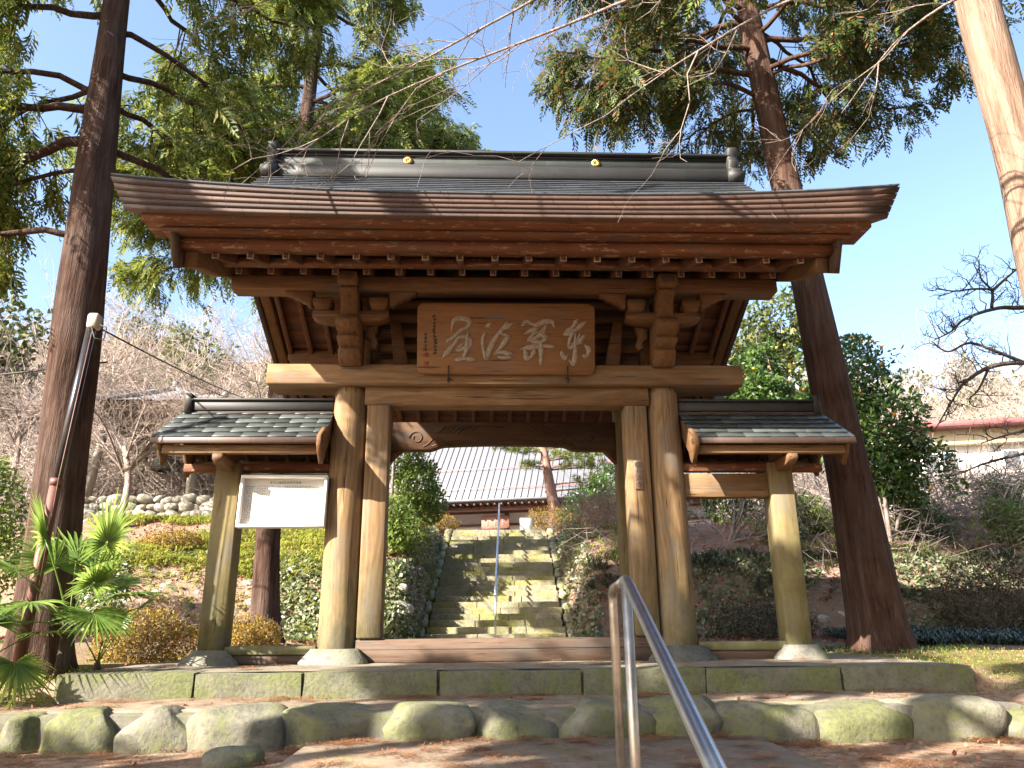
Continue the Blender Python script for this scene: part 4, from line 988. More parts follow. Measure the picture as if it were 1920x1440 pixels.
# leaning cypress behind the right end
cypress('cypress_tree', 'dark leaning cypress with flared roots behind the right side roof', (4.82, 1.5, -.30),
        [(0, 0, 0), (-.10, 0, 2.1), (-.33, 0, 5.2), (-.68, .05, 9.8), (-.95, .1, 15)], (.335, .295, .235, .185, .04),
        [(8.6, 250, 2.9, .05), (8.9, 275, 3.2, .06), (9.4, 262, 3.6, .06), (9.2, 85, 2.9, .06), (9.6, 100, 3.2, .06), (8.9, 120, 2.0, .04), (8.2, 70, 1.4, .03), (9.9, 285, 3.4, .06), (9.9, 60, 2.8, .05), (8.3, 300, 1.6, .03), (10.2, 250, 3.6, .05), (10.4, 90, 3.4, .06)]
        + rlimbs(rg, 9.0, 14.5, 22, 3.2, 1.3, .05), 12, leaf=L_cypb, mat=m_barkr, spray=9.5, fr=3)
# sunlit trunk at the far right
cypress('cypress_tree', 'smooth sunlit cypress trunk barred with branch shadows near the front path', (5.2, -2.0, -.45),
        [(0, 0, 0), (0, 0, 2), (.0, 0, 5), (-.07, 0, 7.3), (-.15, 0, 13)], (.27, .255, .215, .20, .05), rlimbs(rg, 9.3, 12.5, 12, 2.4, 1.2, .05), 13, mat=m_barkp, spray=10)
# cypress behind the notice board with the crown over the roof
cypress('cypress_tree', 'slender cypress trunk standing behind the notice board', (-3.68, 4.0, -.05),
        [(0, 0, 0), (-.10, 0, 2.6), (-.1, .1, 8), (.1, .3, 16)], (.205, .19, .16, .04),
        [(7.6, 265, 2.5, .05), (8.0, 270, 3.2, .05), (8.8, 255, 3.4, .05), (9.4, 240, 3.2, .05), (8.2, 110, 3.0, .05), (8.8, 90, 3.4, .05), (8.4, 150, 2.4, .05), (9.3, 100, 3.4, .05), (8.9, 270, 2.6, .05), (7.9, 120, 2.4, .04), (9.6, 75, 3.2, .05), (10, 120, 3.0, .05)]
        + rlimbs(rg, 7.2, 15, 34, 3.3, 1.2, .05), 14, spray=12, fr=3)
cypress('cypress_tree', 'cypress with bright green crown behind the gate roof ridge', (-3.05, 8.6, 2.2),
        [(0, 0, 0), (0, 0, 6), (.1, 0, 15)], (.2, .16, .04), rlimbs(rg, 6.2, 13, 26, 3.0, 1.4, .04), 15, spray=10, fr=3)
# shade trees beside the approach, seen only by their shadows and lowest sprays
for k, (x, y, h0, n, lab) in enumerate(((-6.7, -6.0, 4.8, 9, 'shade cypress standing beyond the left edge of the front path'), (-10.2, -9.2, 5.5, 9, 'shade cypress at the left boundary of the approach'),
                               (-5.5, -8.4, 3.4, 13, 'shade cypress behind the front steps'))):
    cypress('cypress_tree', lab, (x, y, float(ground_z(x, y))-.05), [(0, 0, 0), (.05, 0, 5), (.1, .1, 13)], (.25, .2, .05), rlimbs(rg, h0, 10.5, n, 2.3, 1.3, .07), 70+k, spray=20, fr=4, size=.36, wid=.045, group='shade trees along the approach')

# bare-branch growth
def grow(p, d, L, r, lev, rng, S, up=.08, spread=.7, kids=(3, 5), wig=.22, nseg=4, shrink=.62, rmin=.003):
    p = np.array(p, float); d = unit(np.array(d, float)); rr_ = r; pts = [p]
    for k in range(nseg):
        d = unit(d + rng.normal(0, wig, 3) + np.array([0, 0, up])); q = p + d*L/nseg; r2 = max(rmin, r*(1-.75*(k+1)/nseg*.8))
        S.append((p, q, rr_, r2)); p = q; rr_ = r2; pts.append(p)
    if lev > 0:
        for _ in range(int(rng.integers(kids[0], kids[1]+1))):
            k = int(rng.integers(1, len(pts))); e = unit(d + rng.normal(0, spread, 3))
            grow(pts[k], e, L*shrink*rng.uniform(.7, 1.15), max(rmin, r*.5), lev-1, rng, S, up, spread, kids, wig, nseg, shrink, rmin)
def seg_mesh(S, sides=4, name='branches'):
    P0, P1, R0, R1 = (np.array([s[k] for s in S]) for k in range(4)); V, F = seg_geo(P0, P1, R0, R1, sides); return np_mesh(name, V, F, None, True)
def along(pts, r0, r1, S, n=5):
    P = smooth_path(np.array(pts, float), n); R = np.linspace(r0, r1, len(P))
    for k in range(len(P)-1): S.append((P[k], P[k+1], R[k], R[k+1]))
    return P, R
# maple whose bare twigs hang in front of the roof
rng = np.random.default_rng(77); S = []
mp = thing('bare_maple', 'bare maple reaching thin leafless branches over the gate roof', 'tree', (4.3, -5.2, -.65))
off = np.array([4.3, -5.2, -.65])
for (pts, r) in (([(4.3, -5.2, 3.0), (3.2, -4.6, 4.6), (1.6, -3.8, 5.2), (.3, -3.0, 5.3), (-1.2, -2.4, 5.05), (-2.0, -2.2, 4.6)], .035),
                 ([(4.3, -5.2, 3.4), (3.0, -4.2, 5.6), (1.4, -3.4, 6.1), (0, -2.6, 5.9), (-1.4, -2.0, 5.5), (-2.5, -1.9, 5.0)], .035),
                 ([(4.3, -5.2, 3.2), (3.4, -4.2, 5.0), (2.6, -3.2, 5.6), (1.7, -2.8, 5.3), (1.0, -2.4, 5.0)], .03),
                 ([(4.3, -5.2, 3.6), (3.9, -4.0, 5.0), (3.6, -3.0, 5.4), (3.3, -2.2, 5.1)], .03),
                 ([(4.3, -5.2, 3.7), (2.2, -4.2, 6.6), (.4, -3.4, 7.0), (-1.2, -2.8, 6.6), (-2.8, -2.4, 5.9)], .035)):
    P, R = along(pts, r, .005, S)
    for k in range(5, len(P)-1):
        if rng.random() < .75:
            d = unit(P[k+1]-P[k]); grow(P[k], d + rng.normal(0, .55, 3), rng.uniform(.5, 1.3), .008, 2, rng, S, up=.0, spread=.6, kids=(2, 4), wig=.2, nseg=4, rmin=.0016)
obj('branches', seg_mesh([(a-off, b-off, c, d) for a, b, c, d in S], 4), m_twig, mp)
obj('trunk', trunk_mesh([(0, 0, 0), (.05, 0, 2), (0, 0, 4.4)], (.15, .12, .05), 14, 3), m_twig, mp)
# dark twisted plum at the right edge
rng = np.random.default_rng(5); S = []; off = np.array([11.6, 5, .0])
pl = thing('plum_tree', 'dark gnarled leafless plum tree with twisted limbs against the sky', 'tree', tuple(off))
for pts, r in (([(11.6, 5, 3.6), (10.9, 5, 4.8), (10.2, 5, 4.95), (9.5, 5, 4.85), (9.0, 5.1, 4.55), (8.7, 5, 4.25), (8.2, 5, 3.6)], .075),
               ([(10.2, 5, 4.95), (9.6, 4.9, 5.15), (9.2, 5, 5.35), (8.8, 5.1, 5.2), (8.45, 5, 5.38)], .04),
               ([(11.6, 5, 4.2), (10.8, 5, 5.9), (10.2, 5, 6.1), (9.75, 5, 6.05), (9.2, 5, 5.85), (8.9, 5, 5.6), (8.5, 5, 5.4)], .065),
               ([(9.8, 5, 6.1), (9.95, 5.1, 6.5), (9.7, 5, 6.75), (9.75, 5, 7.15)], .035), ([(9.95, 5.1, 6.5), (10.3, 5, 6.8), (10.7, 5, 7.1)], .035),
               ([(9.9, 5, 6.5), (9.5, 5, 6.5), (9.1, 5, 6.45), (8.8, 5, 6.5)], .028), ([(9.5, 5, 4.85), (9.2, 5, 4.4), (8.95, 5, 4.2)], .03),
               ([(11.6, 5, 2.4), (10.6, 4.8, 3.0), (9.8, 4.7, 3.1), (9.0, 4.8, 2.95), (8.3, 4.8, 2.7)], .06), ([(11.6, 5, 2.8), (10.4, 4.8, 3.6), (9.6, 4.8, 3.5), (8.9, 4.8, 3.3)], .05)):
    P, R = along(pts, r, .010, S)
    for k in range(1, len(P)-1):
        if rng.random() < .6:
            d = unit(P[k+1]-P[k]); grow(P[k], d*.5 + rng.normal(0, .8, 3)*[1, .5, 1], rng.uniform(.25, .6), .013, 2, rng, S, up=.12, spread=.8, kids=(2, 4), wig=.45, nseg=4, rmin=.0035)
obj('branches', seg_mesh([(a-off, b-off, c, d) for a, b, c, d in S], 5), m_barkd, pl)
obj('trunk', trunk_mesh([(0, 0, 0), (.1, 0, 1.5), (0, 0, 3), (0, 0, 4.5)], (.22, .2, .15, .08), 14, 8), m_barkd, pl)

def leaf_cloud(blobs, n, leaf, rng, wid=.5, shell=.55, gap=0):
    """leaves spread through several ellipsoid lobes, denser to the skin, with the lower side thinner"""
    out = []; tot = sum(b[3]*b[4]*b[5] for b in blobs)
    for (x, y, z, a, b, c) in blobs:
        m = int(n*a*b*c/tot); d = unit(rng.normal(0, 1, (m, 3))); r = (shell+(1-shell)*rng.random(m)**.6)
        r *= 1 + .22*hash_noise(d*2, int(abs(x*31+z*17)) % 999, 2.5, 2)
        P = np.array([x, y, z]) + d*r[:, None]*np.array([a, b, c])
        if gap: P = P[hash_noise(P, 3, 3.2/gap, 2) > -.35]
        out.append((P, d[:len(P)] if not gap else unit(P-np.array([x, y, z]))))
    P = np.concatenate([o[0] for o in out]); D = np.concatenate([o[1] for o in out])
    LD = unit(D*.5 + rng.normal(0, .8, P.shape) + np.array([0, 0, -.2])); LN = unit(D*.7 + np.array([0, 0, .5]) + rng.normal(0, .5, P.shape))
    return leaf_geo(P, LD, LN, leaf*rng.uniform(.65, 1.35, len(P)), leaf*wid*rng.uniform(.7, 1.3, len(P)))
def leafy_tree(name, label, cat, base, blobs, n, leaf, lm, seed, bm=None, stems=3, wid=.5, fruit=0, shell=.5, gap=0, group=None, stemr=.05):
    rng = np.random.default_rng(seed); t = thing(name, label, cat, base, group); b0 = np.array(base)
    V, F = leaf_cloud(blobs, n, leaf, rng, wid, shell, gap); obj('crown', np_mesh('crown', V, F), lm, t)
    S = []
    for k in range(stems):
        bl = blobs[k % len(blobs)]; tp = np.array(bl[:3]) + np.array([0, 0, bl[5]*.3]); mid = tp*.5*np.array([.6, .6, 1]) + rng.normal(0, .05, 3)*np.linalg.norm(tp)
        P, R = along([(rng.normal(0, stemr), rng.normal(0, stemr), -.15), mid, tp], stemr, stemr*.35, S)
        for q in range(5): grow(P[-1-q], rng.normal(0, 1, 3), min(bl[3], bl[5])*.9, stemr*.3, 1, rng, S, .1, .7, (2, 4))
    obj('trunk', seg_mesh(S, 6, 'trunk'), bm or m_twig, t)
    if fruit:
        me = rock((.075, .075, .072), 3, 1., 8, 6, .0)
        for k in range(fruit):
            bl = blobs[int(rng.integers(len(blobs)))]; d = unit(rng.normal(0, 1, 3) + np.array([-.4, -1.2, .2]))
            obj('fruit', me, m_fruit, t, tuple(np.array(bl[:3]) + d*np.array(bl[3:])*rng.uniform(.85, 1.0)))
    return t
m_fruit = plain('orange_peel', (.62, .24, .02), .4, var=.15)
leafy_tree('citrus_tree', 'round glossy citrus tree dotted with orange fruit behind the leaning cypress', 'tree', (8.0, 7.0, 1.7), [(0, 0, 2.2, 1.15, 1.1, 1.2), (-.1, 0, 3.6, .85, .9, .95), (.75, -.1, 1.4, .9, .8, .75), (-.75, .2, 2.9, .7, .7, .8)], 15000, .13, L_cit, 1, fruit=45, gap=1)
leafy_tree('citrus_tree', 'smaller citrus tree with a few orange fruits left of the leaning cypress', 'tree', (6.7, 9.5, 2.3), [(0, 0, 3.0, 1.0, .9, .9), (.3, 0, 4.0, .8, .8, .8), (-.7, 0, 2.6, .6, .6, .6)], 9000, .14, L_cit, 2, fruit=16, gap=1)
leafy_tree('camellia_bush', 'bright green leafy tree with thin pale stems left of the stone stairs', 'tree', (-1.95, 10.2, 2.4), [(0, 0, 1.1, .62, .6, .75), (.25, 0, .55, .55, .5, .5), (-.3, 0, 1.7, .5, .5, .6)], 6500, .10, L_light, 3, gap=1)
leafy_tree('evergreen_shrub', 'light green bush on the bank corner left of the stairs', 'shrub', (-2.25, 7.3, 1.7), [(0, 0, .55, .5, .5, .55), (.3, -.2, .3, .4, .4, .35)], 3500, .085, L_light, 14, gap=1)
leafy_tree('evergreen_shrub', 'dark evergreen shrub at the head of the stairs beside the pine', 'shrub', (2.9, 14.2, 2.75), [(0, 0, .75, .7, .6, .7), (.6, 0, 1.4, .6, .5, .6), (-.4, -.2, .35, .5, .4, .45)], 5500, .10, L_cit, 4)
leafy_tree('evergreen_shrub', 'green shrub crowding the left edge behind the big trunk', 'shrub', (-8.2, 3.2, .6), [(0, 0, 1.3, .95, .9, 1.2), (.4, 0, .6, .8, .7, .7), (-.5, 0, 1.9, .7, .7, .7)], 9000, .09, L_light, 5)
leafy_tree('evergreen_shrub', 'pale green upright shrub between the right side post and the leaning cypress', 'shrub', (6.1, 7.6, 1.5), [(0, 0, .9, .4, .4, .8), (.15, 0, .45, .42, .4, .45)], 3000, .075, L_ivy, 6)
leafy_tree('evergreen_tree', 'dark conifer clump on the slope at the left edge', 'tree', (-20, 18, 6), [(0, 0, 4, 2.2, 2, 3.5), (1.5, 0, 2.5, 1.8, 1.6, 2.2), (-1.6, 0, 3, 1.8, 1.6, 2.6), (2.4, 0, 4.2, 1.3, 1.2, 1.5)], 9000, .34, L_hill, 7, gap=1.5)
leafy_tree('evergreen_tree', 'tall round-crowned conifer on the slope behind the leaning cypress', 'tree', (13.0, 26, 5), [(0, 0, 6, 2.0, 2, 3.2), (1.2, 0, 9.2, 1.7, 1.6, 1.9), (-1.5, 0, 5.0, 1.5, 1.5, 2.4), (2.2, 0, 7, 1.2, 1.2, 1.8)], 9000, .34, L_hill, 8, gap=1.5)
for k, (x, y, s_, lm_, lab) in enumerate(((6.9, 8.4, .8, L_light, 'leafy green shrub on the slope just right of the leaning cypress'), (9.4, 8.0, .7, L_cit, 'rounded green shrub under the citrus tree'), (10.9, 7.2, .8, L_light, 'sunlit loose shrub above the large dark twiggy shrub'), (5.9, 10.6, .9, L_cit, 'green shrub behind the right side bay'), (12.6, 9.6, 1.0, L_cit, 'green shrub below the house wall'), (4.4, 11.4, .8, L_light, 'light green shrub high on the right bank'), (13.5, 7.4, .9, L_light, 'bright shrub at the right edge of the slope'))):
    leafy_tree('green_shrub', lab, 'shrub', (x, y, float(ground_z(x, y))-.05), [(0, 0, s_*.6, s_*.75, s_*.6, s_*.6), (s_*.5, -.1, s_*.45, s_*.5, s_*.4, s_*.42), (-s_*.4, 0, s_*.9, s_*.45, s_*.4, s_*.4)], int(3200*s_), .085, lm_, 40+k, gap=.8, stemr=.025)
for k, (x, y, s_, lab) in enumerate(((4.5, -13.5, 1.0, 'tall added evergreen right of the front steps, unseen behind the viewer'), (8.6, -8.5, 1.0, 'tall added evergreen out of view right of the front path'), (-1.5, -17.5, 1.1, 'tall added evergreen out of view far behind the front steps'), (9.5, -3.2, .8, 'added evergreen out of view right of the sunlit trunk'), (3.5, -20, 1.2, 'largest added evergreen, out of view at the bottom of the approach'))):  # unseen evergreens added to block sky light and deepen the foreground shade
    leafy_tree('evergreen_tree', lab, 'tree', (x, y, float(ground_z(x, y))-.05), [(0, 0, 6*s_, 2.6*s_, 2.6*s_, 3*s_), (1.4, .3, 8.5*s_, 2*s_, 2*s_, 2.4*s_), (-1.3, -.3, 9.5*s_, 2*s_, 2*s_, 2.6*s_), (-.6, .5, 4*s_, 2*s_, 2*s_, 1.6*s_)], 5000, .42, L_hill, 140+k, bm=m_bark, stemr=.22, group='shade trees along the approach')
# red pine at the head of the stairs
pn = thing('pine_tree', 'leaning red-barked pine with flat needle clouds before the main hall', 'tree', (2.0, 15.6, 2.75)); rng = np.random.default_rng(6)
obj('trunk', trunk_mesh([(0, 0, 0), (.0, 0, .9), (-.16, 0, 1.8), (-.38, 0, 3.2), (-.3, 0, 5)], (.19, .17, .15, .12, .06), 14, 4, ridge=.1), m_pine, pn)
C = []; S = []
for (x, y, z, r, hgt) in ((.75, -.3, 2.25, .6, .16), (1.05, -.2, 1.7, .55, .2), (-.95, -.3, 2.7, .55, .14), (-1.5, -.2, 2.85, .5, .12), (1.6, 0, 2.2, .5, .2), (.2, 0, 3.2, .9, .2), (-2.1, -.2, 3.1, .5, .15), (1.3, -.4, 2.9, .6, .15), (.4, -.4, 2.55, .6, .15), (1.0, -.3, 2.5, .6, .15), (1.7, -.3, 1.5, .6, .25), (-.7, -.4, 2.2, .4, .12)):
    n = int(60*r); a = rng.random(n)*2*PI; q = r*np.sqrt(rng.random(n)); C.append(np.stack([x+q*np.cos(a), y+q*np.sin(a)*.8, z+rng.normal(0, hgt*.5, n)], 1))
    S = []; along([(-.3, 0, z-.1), (x*.5, y*.5, z-.02), (x, y, z-.05)], .035, .012, S); obj('limb', seg_mesh(S, 6, 'limb'), m_pine, pn)
C = np.concatenate(C); K = 34; d = unit(rng.normal(0, 1, (len(C), K, 3)) + np.array([0, 0, .7])); P = np.repeat(C, K, 0); d = d.reshape(-1, 3)
V, F = leaf_geo(P, d, rng.normal(0, 1, P.shape), .15*rng.uniform(.7, 1.2, len(P)), .014); obj('needles', np_mesh('needles', V, F), L_pine, pn)
# clipped azaleas and darker shrubs
def mound(name, label, x, y, w, d, h, n, leaf, lm, seed, zz=None):
    z = float(ground_z(x, y)) if zz is None else zz; rng = np.random.default_rng(seed); t = thing(name, label, 'shrub', (x, y, z))
    V, F = leaf_cloud([(0, 0, h*.45, w/2, d/2, h*.55), (w*.12, 0, h*.36, w*.42, d*.42, h*.5), (-w*.16, 0, h*.34, w*.38, d*.4, h*.46)], n, leaf, rng, .55, .82); V[:, 2] = np.maximum(V[:, 2], .01)
    obj('foliage', np_mesh('foliage', V, F), lm, t); S = []
    for k in range(16):
        a = rng.random()*2*PI; grow((rng.normal(0, .06), rng.normal(0, .06), -.03), (math.cos(a)*w*.5, math.sin(a)*d*.5, h*.8), h*.75, .010, 2, rng, S, .05, .5, (3, 4), .2, 3, .6, .0025)
    obj('twigs', seg_mesh(S, 3, 'twigs'), m_twig, t); return t
mound('azalea_shrub', 'larger round golden azalea shrub left of the gate beside the palms', -4.22, .95, 1.06, .95, .60, 9000, .034, L_aza, 1, -.18)
mound('azalea_shrub', 'smaller round golden azalea shrub under the notice board', -3.56, 2.9, .80, .75, .42, 6000, .034, L_aza, 2, -.08)
mound('azalea_shrub', 'bronze azalea mound left of the stairhead', -1.55, 13.6, 1.1, .9, .5, 2500, .05, L_aza, 3, 2.72)
mound('azalea_shrub', 'bronze azalea mound right of the stairhead behind the white sign', 1.75, 14.0, 1.6, 1.0, .75, 3500, .05, L_aza, 4, 2.72)
mound('dark_shrub', 'low dark azalea seen through the right side bay', 4.35, 4.5, 1.7, 1.0, .62, 7000, .035, L_azd, 5)
mound('dark_shrub', 'large dark twiggy shrub above the lily turf at the right', 8.6, 4.9, 1.9, 1.3, 1.35, 9000, .045, L_azd, 6)
mound('dark_shrub', 'bluish dark shrub right of the large twiggy shrub', 10.2, 5.2, 1.6, 1.2, 1.25, 6000, .045, L_azd, 7)
mound('dry_shrub', 'dry twiggy tan shrub on the bank right of the stairs', 2.55, 9.2, 1.2, .9, .8, 2600, .04, L_dry, 8)
mound('golden_shrub', 'low golden shrub below the cobble wall', -6.4, 6.9, 1.1, .8, .42, 3500, .045, L_aza, 9)
# bare multi-stem shrub on the right bank
rng = np.random.default_rng(12); S = []
bs = thing('bare_shrub', 'bare multi-stemmed shrub leaning on the red leaf slope in the right bay', 'shrub', (4.9, 7.6, float(ground_z(4.9, 7.6))))
for d in ((.5, 0, 1), (.8, -.1, .8), (.2, .1, 1), (.9, .1, .5), (-.2, 0, 1), (.6, .3, 1)): grow((0, 0, -.05), d, 1.1, .035, 3, rng, S, .05, .6, (2, 4), .16, 5, .65, .004)
obj('branches', seg_mesh(S, 5), m_twig, bs)
# bare saplings behind the stairs' left tree
for k, (x, y, z, h) in enumerate(((-2.45, 9.4, 2.3, 4.2), (-2.2, 10.6, 2.45, 4.0), (5.5, 10.5, 2.5, 3.6))):
    S = []; rng = np.random.default_rng(90+k); t = thing('bare_sapling', ['pale straight bare sapling left of the stairs', 'second pale sapling behind the straight one left of the stairs', 'bare sapling on the bank behind the right side bay'][k], 'tree', (x, y, z)); along([(0, 0, -.1), (.03, 0, h*.5), (.0, 0, h)], .045, .02, S)
    for q in range(9): grow((.02, 0, h*rng.uniform(.4, 1)), (rng.normal(0, 1), rng.normal(0, 1), .8), 1.1, .012, 2, rng, S, .06, .6, (2, 3), .15, 4, .6, .004)
    obj('trunk', seg_mesh(S, 5, 'trunk'), m_twig, t)

# pale leafless cherries between the bank and the pavilion
for k, (x, y, z, h, lab) in enumerate(((-5.6, 9.6, 2.4, 2.2, 'pale leafless cherry with arching twigs behind the left side roof'), (-8.3, 8.6, 2.3, 1.8, 'low leafless cherry spreading before the bell pavilion'), (-12.0, 10.5, 3.0, 2.6, 'leafless cherry at the left of the bell pavilion'))):
    S = []; rng = np.random.default_rng(190+k); t = thing('bare_cherry', lab, 'tree', (x, y, z)); P, R = along([(0, 0, -.15), (.1, 0, h*.5), (-.1, 0, h)], .11, .07, S)
    for q in range(11):
        a = rng.random()*2*PI; d = np.array([math.cos(a), math.sin(a)*.8, .45]); L = rng.uniform(1.3, 2.4)
        B, _ = along([(-.05, 0, h*rng.uniform(.6, 1)), tuple(np.array([0, 0, h])+d*L*.6), tuple(np.array([0, 0, h*1.05])+d*L*np.array([1.2, 1.2, .7]))], .035, .012, S)
        for w in range(2, len(B)):
            for _ in range(2): grow(B[w], d+rng.normal(0, .5, 3), rng.uniform(.6, 1.3), .010, 2, rng, S, -.02, .5, (2, 3), .12, 3, .7, .004)
    obj('branches', seg_mesh(S, 3), m_twig, t)
# windmill palms
def palm(label, base, leaves, h, seed, trunkr=.05):
    rng = np.random.default_rng(seed); t = thing('fan_palm', label, 'palm', base)
    q = MB(); q.tube([(0, 0, -.05), (.01, 0, h*.5), (0, 0, h)], (trunkr*1.2, trunkr, trunkr*.9), 9); q.build('trunk', m_barkd, t, smooth=True)
    for (az, el, pl_, R, tilt) in leaves:
        a, e = math.radians(az), math.radians(el); d = np.array([math.sin(a)*math.cos(e), math.cos(a)*math.cos(e), math.sin(e)])
        p0 = np.array([0, 0, h*.92]); u = np.linspace(0, 1, 6); pet = p0 + d*(u*pl_)[:, None] - np.array([0, 0, 1.])*(.18*pl_*u**2)[:, None]
        c = pet[-1]; f = unit(pet[-1]-pet[-2]); side = unit(np.cross(f, [0, 0, 1.])); nrm = unit(np.cross(side, f)*math.cos(math.radians(tilt)) + f*math.sin(math.radians(tilt))); fw = unit(np.cross(nrm, side))
        if fw@f < 0: fw = -fw
        mb = MB(); V = []; F = []; nb_ = 30; s = 5
        for k in range(nb_):
            ph = math.radians(-128+256*(k+.5)/nb_); dk = fw*math.cos(ph)+side*math.sin(ph); Rk = R*rng.uniform(.88, 1.08)*(.82+.18*math.cos(ph)); wv = np.cross(nrm, dk); v0 = len(V)
            for q2, t_ in enumerate(np.linspace(.04, 1, s)):
                wd = R*.046*(math.sin(PI*min(1, t_*.9+.12))**.7)*(1-t_*.55)+.0012; cen = c + dk*Rk*t_ - np.array([0, 0, 1.])*(.16*Rk*max(0, t_-.55)**1.4*2.2*rng.uniform(.3, 1.6)) + nrm*.0
                V += [cen+wv*wd+nrm*wd*.35, cen-nrm*wd*.15, cen-wv*wd+nrm*wd*.35]
            for q2 in range(s-1):
                o_ = v0+q2*3; F += [[o_, o_+1, o_+4, o_+3], [o_+1, o_+2, o_+5, o_+4]]
        lf = MB().add(np.array(V), np.array(F)).build('fan_leaf', L_palm, t)
        st_ = MB(); st_.tube(pet, (.009, .007, .006, .006, .005, .005), 5); st_.build('leaf_stalk', L_palm, lf)
palm('taller fan palm with broad sunlit leaves in front of the big cypress trunk', (-4.10, -1.05, -.25), [(265, 50, .85, .55, 10), (95, 75, .95, .55, -10), (255, 72, 1.0, .55, -10), (330, 60, .9, .55, 0), (85, 42, .55, .50, 20), (300, 62, .80, .52, 0), (200, 32, .55, .50, 25), (130, 22, .5, .46, 35), (20, 50, .6, .5, 10), (240, 12, .6, .46, 30), (100, 68, .5, .42, 0)], .55, 1, .06)
palm('low fan palm at the foot of the pipe pole', (-4.55, -1.45, -.35), [(280, 50, .55, .48, 5), (250, 70, .8, .55, -5), (70, 40, .5, .42, 20), (180, 30, .45, .45, 30), (230, 15, .5, .42, 30), (120, 8, .45, .4, 40), (330, 55, .5, .4, 0)], .35, 2, .05)
palm('small fan palm sprouting next to the golden azalea', (-3.93, -.75, -.2), [(60, 65, .65, .30, 10), (150, 50, .5, .30, 25), (260, 60, .55, .30, 10), (10, 70, .5, .25, 0)], .12, 3, .03)

# ------------------------------------------------------------------ retaining stones, ivy, ferns, litter on the two banks
vr2 = [rock((1, .8, .8), 700+k, .65, 14, 9, .12, 7) for k in range(8)]; rs = np.random.default_rng(17)
for sx, x0, x1, lab, n in ((-1, -7.5, -1.75, 'dry stone retaining wall under ivy on the left bank', 230), (1, 1.8, 11.5, 'dark dry stone retaining wall on the right bank', 200)):
    w = thing('retaining_wall', lab, 'wall', ((x0+x1)/2, 5.75, .1)); o_ = np.array(w.location)
    for k in range(n):
        x = rs.uniform(x0, x1); y = rs.uniform(5.3, 6.25); z = float(ground_z(x, y)); s = rs.uniform(.13, .34)
        o = obj('stone', vr2[int(rs.integers(8))], m_rockw if rs.random() < (.45 if sx < 0 else .12) else m_boulder, w, tuple(np.array((x, y+.05, z-.07))-o_), tuple(rs.uniform(-.5, .5, 3))); o.scale = (s*1.2, s*.7, s*.8)
    if sx < 0:
        o = obj('stone', vr2[3], m_rockw, w, tuple(np.array((-1.82, 5.95, .42))-o_), (.2, .5, .2)); o.scale = (.6, .5, .6)
def on_ground(x0, x1, y0, y1, n, rng, keep=None):
    x = rng.uniform(x0, x1, n); y = rng.uniform(y0, y1, n)
    k = np.abs(x-STX(y)) > np.where((y > 5.6) & (y < 13), 1.42, 0)
    if keep is not None: k &= keep(x, y)
    x, y = x[k], y[k]; return np.stack([x, y, ground_z(x, y)], 1)
def gnorm(P, e=.05):
    gx_ = (ground_z(P[:, 0]+e, P[:, 1])-ground_z(P[:, 0]-e, P[:, 1]))/(2*e); gy_ = (ground_z(P[:, 0], P[:, 1]+e)-ground_z(P[:, 0], P[:, 1]-e))/(2*e)
    return unit(np.stack([-gx_, -gy_, np.ones(len(P))], 1))
def carpet(name, label, P, rng, L, W, lm, lift=.03, stand=.25, drop=0.):
    Nn = gnorm(P); D = unit(rng.normal(0, 1, P.shape) + np.array([0, -.2, -drop]) + Nn*stand)
    V, F = leaf_geo(P + Nn*rng.uniform(.2, 1, len(P))[:, None]*lift, D, unit(Nn+rng.normal(0, .35, P.shape)), L*rng.uniform(.6, 1.4, len(P)), W*rng.uniform(.6, 1.4, len(P)))
    o = obj(name, np_mesh(name, V, F), lm); tag(o, label, name.replace('_', ' ').split()[-1], kind='stuff'); return o
def blades(name, label, P, rng, L, W, lm, K=9, out=.9, cat='plants'):
    """arching tufts: each blade three quads long"""
    n = len(P); Nn = gnorm(P); a = rng.uniform(0, 2*PI, (n, K)); d = np.stack([np.cos(a), np.sin(a), np.zeros((n, K))], -1)*rng.uniform(.3, 1.2, (n, K, 1))*out
    ln = L*rng.uniform(.6, 1.3, (n, K, 1)); B = (P[:, None]+rng.normal(0, .02, (n, K, 3)))
    pts = []
    for t in (0, .4, .75, 1.): pts.append(B + (d*t*1.0 + (Nn[:, None]*.6+np.array([0, 0, .5]))*(t*1.15-.95*t*t))*ln)
    S_ = unit(np.cross(d, [0, 0, 1.])); V = []
    for q, w in zip(pts, (.5, 1, .75, .08)): V += [q+S_*W*w/2, q-S_*W*w/2]
    V = np.stack(V, 2).reshape(-1, 8, 3); m = len(V); f = np.array([[0, 1, 3, 2], [2, 3, 5, 4], [4, 5, 7, 6]])
    F = (f[None]+(np.arange(m)*8)[:, None, None]).reshape(-1, 4)
    o = obj(name, np_mesh(name, V.reshape(-1, 3), F), lm); tag(o, label, cat, kind='stuff'); return o
rng = np.random.default_rng(101)
patch = lambda f, s, th: (lambda x, y: hash_noise(np.stack([x, y, x*0], -1), s, f, 2) > th)
carpet('ivy', 'ivy carpeting the stones of the left bank', on_ground(-8, -1.45, 5.1, 6.7, 20000, rng, patch(2.2, 1, -.5)), rng, .07, .06, L_ivy, .08, .3, .5)
carpet('ivy', 'dark ivy on the shaded right bank', on_ground(1.5, 12, 5.1, 6.6, 9000, rng, patch(1.8, 2, -.25)), rng, .08, .07, L_ivy, .06, .3, .5)
blades('fern', 'bright ferns and grass along the top of the left bank', on_ground(-9, -1.4, 6.0, 9.8, 2600, rng, patch(1.2, 3, -.4)), rng, .30, .022, L_fern, 8)
blades('fern', 'ferns scattered on the left bank face', on_ground(-8, -1.5, 5.15, 6.4, 620, rng), rng, .20, .016, L_fern, 9)
